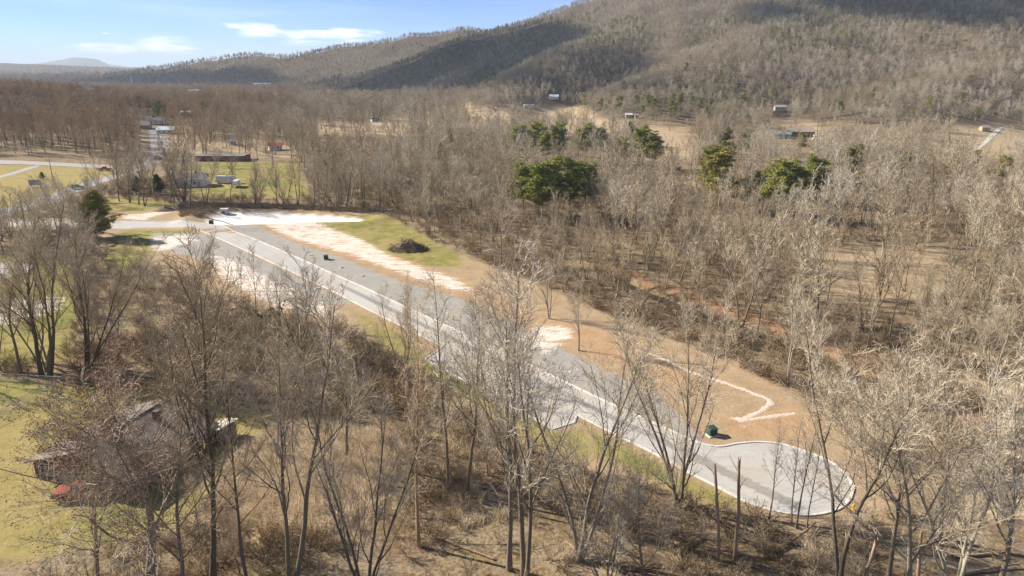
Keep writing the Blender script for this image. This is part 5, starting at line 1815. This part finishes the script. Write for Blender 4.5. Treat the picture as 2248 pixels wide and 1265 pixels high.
# ------------------------------------------------------------------ vehicles
def vehicle(kind, u, v, rz, paint, label, cat, xy=None):
    x, y = xy or G(u, v)
    root = empty({'sedan': 'parked_car', 'pickup': 'pickup_truck', 'motorhome': 'motorhome', 'trailer': 'box_trailer', 'suv': 'moving_car'}[kind], (x, y, z1(x, y) + 0.02), rz)
    L, Wd = {'sedan': (4.6, 1.8), 'suv': (4.7, 1.9), 'pickup': (5.6, 2.0), 'motorhome': (8.2, 2.4), 'trailer': (5.2, 2.3)}[kind]
    pr = {'sedan': [(-2.3, .35), (2.3, .35), (2.3, .72), (1.25, .92), (-1.5, .98), (-2.3, .9)], 'suv': [(-2.3, .4), (2.35, .4), (2.35, .85), (1.3, 1.05), (-2.3, 1.1)],
          'pickup': [(-2.8, .5), (2.8, .5), (2.8, .95), (2.7, 1.1), (1.25, 1.18), (-2.8, 1.12)], 'motorhome': [(-4.1, .45), (4.1, .45), (4.1, 1.2), (3.7, 1.35), (3.1, 2.2), (3.6, 2.5), (3.4, 3.1), (-4.1, 3.1)],
          'trailer': [(-2.6, .6), (2.6, .6), (2.9, 1.1), (2.6, 2.7), (-2.6, 2.7)]}[kind]
    body = MB().prism(pr, -Wd / 2, Wd / 2).build('body', M[paint], root, bevel=0.07)
    if kind in ('sedan', 'suv', 'pickup'):
        cx0, cx1, zt = {'sedan': (-1.55, 0.95, 1.45), 'suv': (-2.2, 1.0, 1.75), 'pickup': (-0.75, 1.15, 1.85)}[kind]
        zb = pr[3][1] - 0.02
        m = MB()
        m.prism([(cx0, zb), (cx1, zb), (cx1 - 0.55, zt - 0.06), (cx0 + 0.3, zt - 0.06)], -Wd / 2 + 0.12, Wd / 2 - 0.12)
        m.build('window', M['glass'], root)
        MB().box(((cx0 + cx1) / 2 - 0.12, 0, zt - 0.02), (cx1 - cx0 - 0.8, Wd - 0.26, 0.09)).build('roof', M[paint], root, bevel=0.03)
        for s in (-1, 1):
            MB().box((L / 2 - 0.0, s * (Wd / 2 - 0.3), 0.68 if kind != 'pickup' else 0.86), (0.06, 0.36, 0.16)).build('headlight', M['chrome'], root)
        if kind == 'pickup':
            MB().box((-1.85, 0, 1.10), (1.75, Wd - 0.3, 0.12)).build('bed', M['black'], root)
            MB().box((2.85, 0, 0.62), (0.14, Wd, 0.2)).build('bumper', M['chrome'], root)
    elif kind == 'motorhome':
        for xx in (-2.6, -0.8, 1.2):
            MB().box((xx, -Wd / 2 - 0.01, 2.0), (1.1, 0.05, 0.6)).build('window', M['glass'], root)
        MB().box((3.42, 0, 1.8), (0.06, 1.9, 0.7)).build('windscreen', M['glass'], root)
        MB().box((-1.0, 0, 3.2), (0.9, 0.8, 0.25)).build('roof_unit', M['greywall'], root)
    else:
        MB().box((0, -Wd / 2 - 0.01, 1.6), (0.9, 0.05, 1.7)).build('door', M['greywall'], root)
        MB().tube((2.7, 0, 0.6), (3.6, 0, 0.55), 0.05).build('hitch', M['galv'], root)
    wx = L * 0.31
    rw = 0.33 if kind in ('sedan',) else 0.38
    for sx in (-1, 1):
        for sy in (-1, 1):
            t_ = MB().tube((sx * wx, sy * (Wd / 2 - 0.22), rw), (sx * wx, sy * (Wd / 2 + 0.01), rw), rw, n=14).build('wheel', M['tyre'], root)
            MB().tube((sx * wx, sy * (Wd / 2 + 0.005), rw), (sx * wx, sy * (Wd / 2 + 0.03), rw), rw * 0.55, n=10).build('rim', M['chrome'], t_)
    tag(root, label, cat)
    return root


vehicle('pickup', 183, 1090, R(188), 'paint_red', 'faded red pickup truck parked in front of the brown-roofed bungalow', 'pickup truck')
vehicle('pickup', 231, 381, R(182), 'paint_brightred', 'bright red pickup truck on the side road at the field', 'pickup truck')
vehicle('suv', 171, 419, R(38), 'paint_blue', 'slate blue car driving on the old road behind the cedar', 'car')
vehicle('suv', 349, 356, R(80), 'paint_grey', 'dark grey car on the old road near the bend', 'car')
vehicle('motorhome', 496, 405, R(180), 'paint_white', 'white motorhome parked in the yard right of the white bungalow', 'motorhome')
vehicle('trailer', 519, 413, R(95), 'paint_white', 'white box trailer standing beside the motorhome', 'trailer')
vehicle('sedan', 333, 291, R(10), 'paint_white', 'white car parked beside the grey cabin on the village road', 'car')
vehicle('sedan', 345, 296, R(10), 'paint_grey', 'dark car parked in front of the house with the pale metal roof', 'car')
vehicle('motorhome', 1797, 309, R(170), 'paint_white', 'white camper standing right of the tan-roofed house', 'motorhome', GT(1797, 309)[:2])


# ------------------------------------------------------------------ street furniture and small things
def utility_box(u, v, rz, label):
    x, y = G(u, v)
    root = empty('utility_box', (x, y, z1(x, y)), rz)
    MB().box((0, 0, 0.06), (1.5, 1.35, 0.16)).build('pad', M['concrete'], root, bevel=0.02)
    MB().box((0, 0.05, 0.55), (1.15, 1.0, 0.85)).build('cabinet', M['green_box'], root, bevel=0.03)
    MB().add([(-.6, -.52, .98), (.6, -.52, .98), (.6, .58, 1.06), (-.6, .58, 1.06), (-.6, -.52, 1.05), (.6, -.52, 1.05), (.6, .58, 1.14), (-.6, .58, 1.14)],
             [(0, 1, 2, 3), (4, 5, 6, 7), (0, 1, 5, 4), (1, 2, 6, 5), (2, 3, 7, 6), (3, 0, 4, 7)]).build('lid', M['green_box'], root, bevel=0.02)
    for s in (-1, 1):
        MB().box((s * 0.28, -0.46, 0.55), (0.5, 0.04, 0.74)).build('door', M['green_box'], root, bevel=0.01)
    tag(root, label, 'utility box', 'green utility boxes along the lots')


utility_box(1562, 955, R(20), 'green utility box on the clay beside the turning circle')
utility_box(716, 570, R(15), 'green utility box on grey mulch beside the straw-strewn lots')
utility_box(464, 491, R(5), 'dark utility box at the near corner of the white basin')
utility_box(56, 578, R(30), 'dark utility box on the grass beside the left turning circle')


def hydrant(u, v, label):
    x, y = G(u, v)
    root = empty('fire_hydrant', (x, y, z1(x, y)), R(30))
    m = MB()
    m.tube((0, 0, 0), (0, 0, 0.08), 0.19, n=12).tube((0, 0, 0.08), (0, 0, 0.62), 0.13, n=12)
    m.build('barrel', M['yellow'], root)
    MB().tube((0, 0, 0.62), (0, 0, 0.80), 0.16, 0.05, 12).build('bonnet', M['yellow'], root)
    for a in (0, 1.57, -1.57):
        MB().tube((math.cos(a) * 0.1, math.sin(a) * 0.1, 0.48), (math.cos(a) * 0.24, math.sin(a) * 0.24, 0.48), 0.07, n=10).build('outlet_cap', M['yellow'], root)
    tag(root, label, 'fire hydrant')


hydrant(1873, 1120, 'yellow fire hydrant at the rim of the turning circle')
hydrant(995, 702, 'yellow fire hydrant on the far verge of the street')

# concrete outlet box of the basin
x, y = G(493, 467)
root = empty('outlet_box', (x, y, z1(x, y) - 0.1), R(5))
MB().box((0, 0, 0.75), (2.3, 2.0, 1.5)).build('wall', M['concrete'], root, bevel=0.03)
MB().box((0, 0, 1.58), (2.6, 2.3, 0.18)).build('lid', M['kerb'], root, bevel=0.02)
MB().box((0, -1.02, 0.6), (0.9, 0.06, 0.5)).build('opening', M['black'], root)
tag(root, 'pale concrete outlet box on the bank of the white basin', 'outlet box')
# dark hose lying across the basin floor
x0 = [G(*p) for p in ((452, 479), (475, 480), (490, 483), (503, 488), (510, 492))]
hs = smooth_line(x0, 6)
Ph = np.concatenate([hs, (zfun(hs[:, 0], hs[:, 1]) + 0.12)[:, None]], 1)[None]
v_, f_ = tubes(Ph, np.full(Ph.shape[:2], 0.14), 6)
tag(obj('drain_pipe', mesh_np('drain_pipe', v_, f_, M['black'])), 'black drain pipe curving across the left end of the white basin', 'pipe')


def mound(name, u, v, w, d, h, mat, label, cat, seed=1, rough=0.25):
    x, y = G(u, v)
    root = empty(name, (x, y, z1(x, y) - 0.05), 0)
    n = 40
    a = np.linspace(-1, 1, n)
    X, Y = np.meshgrid(a, a)
    rr = np.sqrt(X * X + Y * Y)
    Z = np.clip(np.cos(np.clip(rr, 0, 1) * math.pi) * 0.5 + 0.5, 0, 1) ** 0.8
    Z = Z * h * (1 + rough * 3 * (fbm(X * 10 + seed * 9, Y * 10, 3.5, 4) - 0.5)) - 0.03 * (rr > 1)
    V_ = np.stack([X * w / 2, Y * d / 2, Z], -1).reshape(-1, 3)
    ix = np.arange(n * n).reshape(n, n)
    F_ = np.stack([ix[:-1, :-1], ix[:-1, 1:], ix[1:, 1:], ix[1:, :-1]], -1).reshape(-1, 4)
    F_ = F_[(rr.reshape(-1)[F_] < 1.02).all(1)]
    o = obj('mound', mesh_np('mound', V_, F_, mat), root)
    tag(root, label, cat)
    return root, V_[(rr < 0.95).reshape(-1)]


mound('dirt_pile', 362, 463, 9, 6, 1.5, M['soil'], 'low grey dirt pile beyond the straw patch near the entry', 'dirt pile', 1)
mound('dirt_pile', 396, 461, 7, 5, 2.0, M['soil'], 'taller brown dirt pile right of the low grey one', 'dirt pile', 4)
root, pv_ = mound('brush_pile', 897, 548, 11.5, 8.5, 2.6, M['soil'], 'heap of cut brush and vines on the green lawn', 'brush pile', 7, 0.4)
rg = np.random.default_rng(8)
c_ = pv_[rg.integers(0, len(pv_), 420)]
dd_ = rg.normal(0, 1, (420, 3)) * np.array([1, 1, 0.5]) + np.array([0, 0, 0.25])
P_, R_ = strands(rg, c_, dd_, rg.uniform(0.8, 2.6, 420), np.full(420, 0.045), np.full(420, 0.015), 4, 0.2, -0.08)
v_, f_ = tubes(P_, R_, 3)
obj('branches', mesh_np('branches', v_, f_, M['brush']), root)
lo = pv_[pv_[:, 2] < 1.1]
v_, f_ = blades(rg, lo[rg.integers(0, len(lo), 420)], np.full(420, 0.35), 6, 1.0, 0.8, 0.18)
obj('weeds', mesh_np('weeds', v_, f_, M['ivy'], False), root).color = (1.6, 2.0, 1.2, 1)


# broken snags in front of the turning circle
def snag(ub, vb, ut, vt, label, seed):
    x, y = G(ub, vb)
    xt, _, h = at(ut, vt, y)
    rg = np.random.default_rng(seed)
    root = empty('dead_snag', (x, y, z1(x, y) - 0.05), 0)
    P, Rr = strands(rg, np.zeros((1, 3)), np.array([[(xt - x) / h, 0, 1.0]]), np.array([h]), np.array([0.20]), np.array([0.12]), 10, 0.035, 0.0)
    v, f = tubes(P, Rr, 9)
    v[-9:, 2] += rg.uniform(-0.1, 0.9, 9)
    obj('trunk', mesh_np('trunk', v, np.concatenate([f]), M['deadwood']), root)
    st, d_, ln, rr = kids(rg, P, Rr, 5, 0.35, 0.98, 0.7, 0.2, 0.16, 0.5, 0.4, 0.1, 0.2)
    P2, R2 = strands(rg, st, d_, ln, rr, rr * 0.4, 5, 0.15, 0.05)
    for i in range(len(P2)):
        v, f = tubes(P2[i:i + 1], R2[i:i + 1], 5)
        obj('broken_limb', mesh_np('broken_limb', v, f, M['deadwood']), root)
    tag(root, label, 'dead tree')


snag(1575, 1230, 1597, 1038, 'shorter broken dead snag in front of the turning circle', 2)
snag(1612, 1230, 1634, 1012, 'taller broken dead snag beside the shorter one', 5)
snag(2010, 1330, 2030, 1180, 'broken pale stub at the bottom edge right of the turning circle', 9)
snag(1885, 1320, 1897, 1190, 'thin broken stub at the bottom edge below the hydrant', 13)
for i, (a, b, lb) in enumerate((((2090, 1225), (2200, 1218), 'fallen pale log at the lower right corner'), ((2110, 1262), (2240, 1245), 'lower fallen log at the lower right corner'), ((1130, 1010), (1205, 1040), 'grey fallen log near the black silt fence'),
                                ((960, 1180), (1080, 1230), 'long fallen log in the leaf litter below the parking bay'), ((600, 1120), (690, 1110), 'fallen trunk lying in the tall tan grass'), ((1700, 1215), (1790, 1160), 'fallen limb below the leaning saplings'),
                                ((1240, 1190), (1290, 1235), 'short fallen log below the vase-shaped tree'), ((1480, 1220), (1540, 1180), 'fallen log left of the broken snags'))):
    pa, pb = G(*a), G(*b)
    za, zb = z1(*pa), z1(*pb)
    n = 9
    L = np.array([[pa[0] + (pb[0] - pa[0]) * t + 0.15 * math.sin(t * 5 + i), pa[1] + (pb[1] - pa[1]) * t, za + (zb - za) * t + 0.16 + 0.25 * t * (i % 3)] for t in np.linspace(0, 1, n)])[None]
    v, f = tubes(L, np.linspace(0.2, 0.08, n)[None], 8)
    tag(obj('fallen_log', mesh_np('fallen_log', v, f, M['deadwood'])), lb, 'log')

# black silt fence
p0, p1 = G(1168, 998), G(1266, 1040)
root = empty('silt_fence', (p0[0], p0[1], z1(*p0)), math.atan2(p1[1] - p0[1], p1[0] - p0[0]))
L = math.dist(p0, p1)
n = 24
vs = [(L * i / n, 0.05 * math.sin(i * 1.3), z) for i in range(n + 1) for z in (0.0, 0.75 + 0.05 * math.sin(i * 0.9))]
o = MB().add(vs, [(2 * i, 2 * i + 1, 2 * i + 3, 2 * i + 2) for i in range(n)]).build('fabric', M['black'], root)
o.modifiers.new('thickness', 'SOLIDIFY').thickness = 0.02
for i in range(7):
    MB().box((L * i / 6, -0.06, 0.5), (0.05, 0.05, 1.0)).build('stake', M['wood'], root)
tag(root, 'black silt fence below the end of the parking bay', 'fence')


# chain-link fences round the bungalow lawn
def chain_link(a, b, label):
    p0, p1 = a, b
    L = math.dist(p0, p1)
    root = empty('chain_link_fence', (p0[0], p0[1], 0), math.atan2(p1[1] - p0[1], p1[0] - p0[0]))
    H_ = 1.25
    n = max(2, int(L / 3))
    for i in range(n + 1):
        MB().tube((L * i / n, 0, 0), (L * i / n, 0, H_ + 0.05), 0.035, n=6).build('post', M['galv'], root)
    MB().tube((0, 0, H_), (L, 0, H_), 0.025, n=6).build('top_rail', M['galv'], root)
    m = MB()
    sp = 0.16
    k = int((L + H_) / sp)
    for i in range(k):
        for s in (1, -1):
            x0 = i * sp - (H_ if s > 0 else 0)
            x1 = x0 + s * H_
            x1 = x0 + H_ if s > 0 else x0 - H_
            za, zb = 0.03, H_
            if x0 < 0:
                za = za + (0 - x0) * (zb - za) / (x1 - x0) if x1 > x0 else za
                x0 = max(0, x0)
            if x1 > L:
                zb = za + (zb - za) * (L - x0) / (x1 - x0)
                x1 = L
            if x1 < 0:
                zb = za + (zb - za) * (x0 / (x0 - x1))
                x1 = 0
            if x0 > L:
                za = za + (zb - za) * ((x0 - L) / (x0 - x1))
                x0 = L
            if abs(x1 - x0) > 0.02:
                m.tube((x0, 0.012 * s, za), (x1, 0.012 * s, zb), 0.006, n=3, cap=False)
    m.build('wire_mesh', M['galv'], root)
    tag(root, label, 'fence')


chain_link(G(115, 852), G(-40, 945), 'chain-link fence crossing the lawn at the left edge')
chain_link(G(-60, 832), G(150, 845), 'chain-link fence along the foot of the dark tree row')

# lean-to shed on the lawn
x, y = G(490, 962)
root = empty('garden_shed', (x, y, z1(x, y)), R(-24), 1.05)
MB().box((0, 0, 0.85), (1.9, 2.6, 1.7)).build('wall', M['wood'], root)
MB().add([(-1.25, -1.6, 1.62), (1.25, -1.6, 2.12), (1.25, 1.6, 2.12), (-1.25, 1.6, 1.62), (-1.25, -1.6, 1.72), (1.25, -1.6, 2.22), (1.25, 1.6, 2.22), (-1.25, 1.6, 1.72)],
         [(0, 1, 2, 3), (4, 5, 6, 7), (0, 1, 5, 4), (1, 2, 6, 5), (2, 3, 7, 6), (3, 0, 4, 7)]).build('roof', M['cream'], root)
MB().box((0, -1.33, 0.8), (0.9, 0.06, 1.5)).build('door', M['black'], root)
tag(root, 'small garden shed with pale sloping roof on the lawn right of the bungalow', 'shed')

# signboard and pole by the old road
x, y = G(80, 416)
root = empty('signboard', (x, y, z1(x, y)), R(12))
MB().box((0, 0, 1.9), (4.6, 0.18, 2.2)).build('board', M['greywall'], root)
for s in (-1.8, 1.8):
    MB().box((s, 0.15, 0.9), (0.2, 0.16, 1.9)).build('post', M['wood'], root)
tag(root, 'grey signboard on two posts in the yellow field', 'sign')
for u, v, lb in ((118, 402, 'utility pole in the yellow field beside the old road'), (1016 * 0 + 405, 268, 'utility pole among the village houses')):
    x, y, z = GT(u, v)
    root = empty('utility_pole', (x, y, z), R(20))
    MB().tube((0, 0, -0.2), (0, 0, 10), 0.17, 0.11).build('pole', M['wood'], root)
    MB().box((0, 0, 9.3), (2.4, 0.12, 0.14)).build('crossarm', M['wood'], root)
    for s in (-1.05, -0.4, 0.4, 1.05):
        MB().tube((s, 0, 9.37), (s, 0, 9.6), 0.05, 0.03, 6).build('insulator', M['white'], root)
    tag(root, lb, 'utility pole')
# loose stones and pipe ends on the grey mulch
for i, (u, v) in enumerate(((683, 561), (750, 588), (796, 606), (690, 573), (845, 626), (697, 634), (741, 657))):
    x, y = G(u, v)
    o = MB().box((0, 0, 0.09), (1.1, 0.5, 0.2), 0.3 * i, (0.8, 0.7)).build('concrete_marker', M['kerb'], None, (x, y, z1(x, y)), 0.4 * i, bevel=0.04)
    tag(o, f'pale concrete slab on grey mulch, {("nearest the green utility box", "right of the green utility box", "second right of the green utility box", "left of the green utility box", "farthest right of the green utility box", "left of the street, upper one", "left of the street, lower one")[i]}', 'slab')
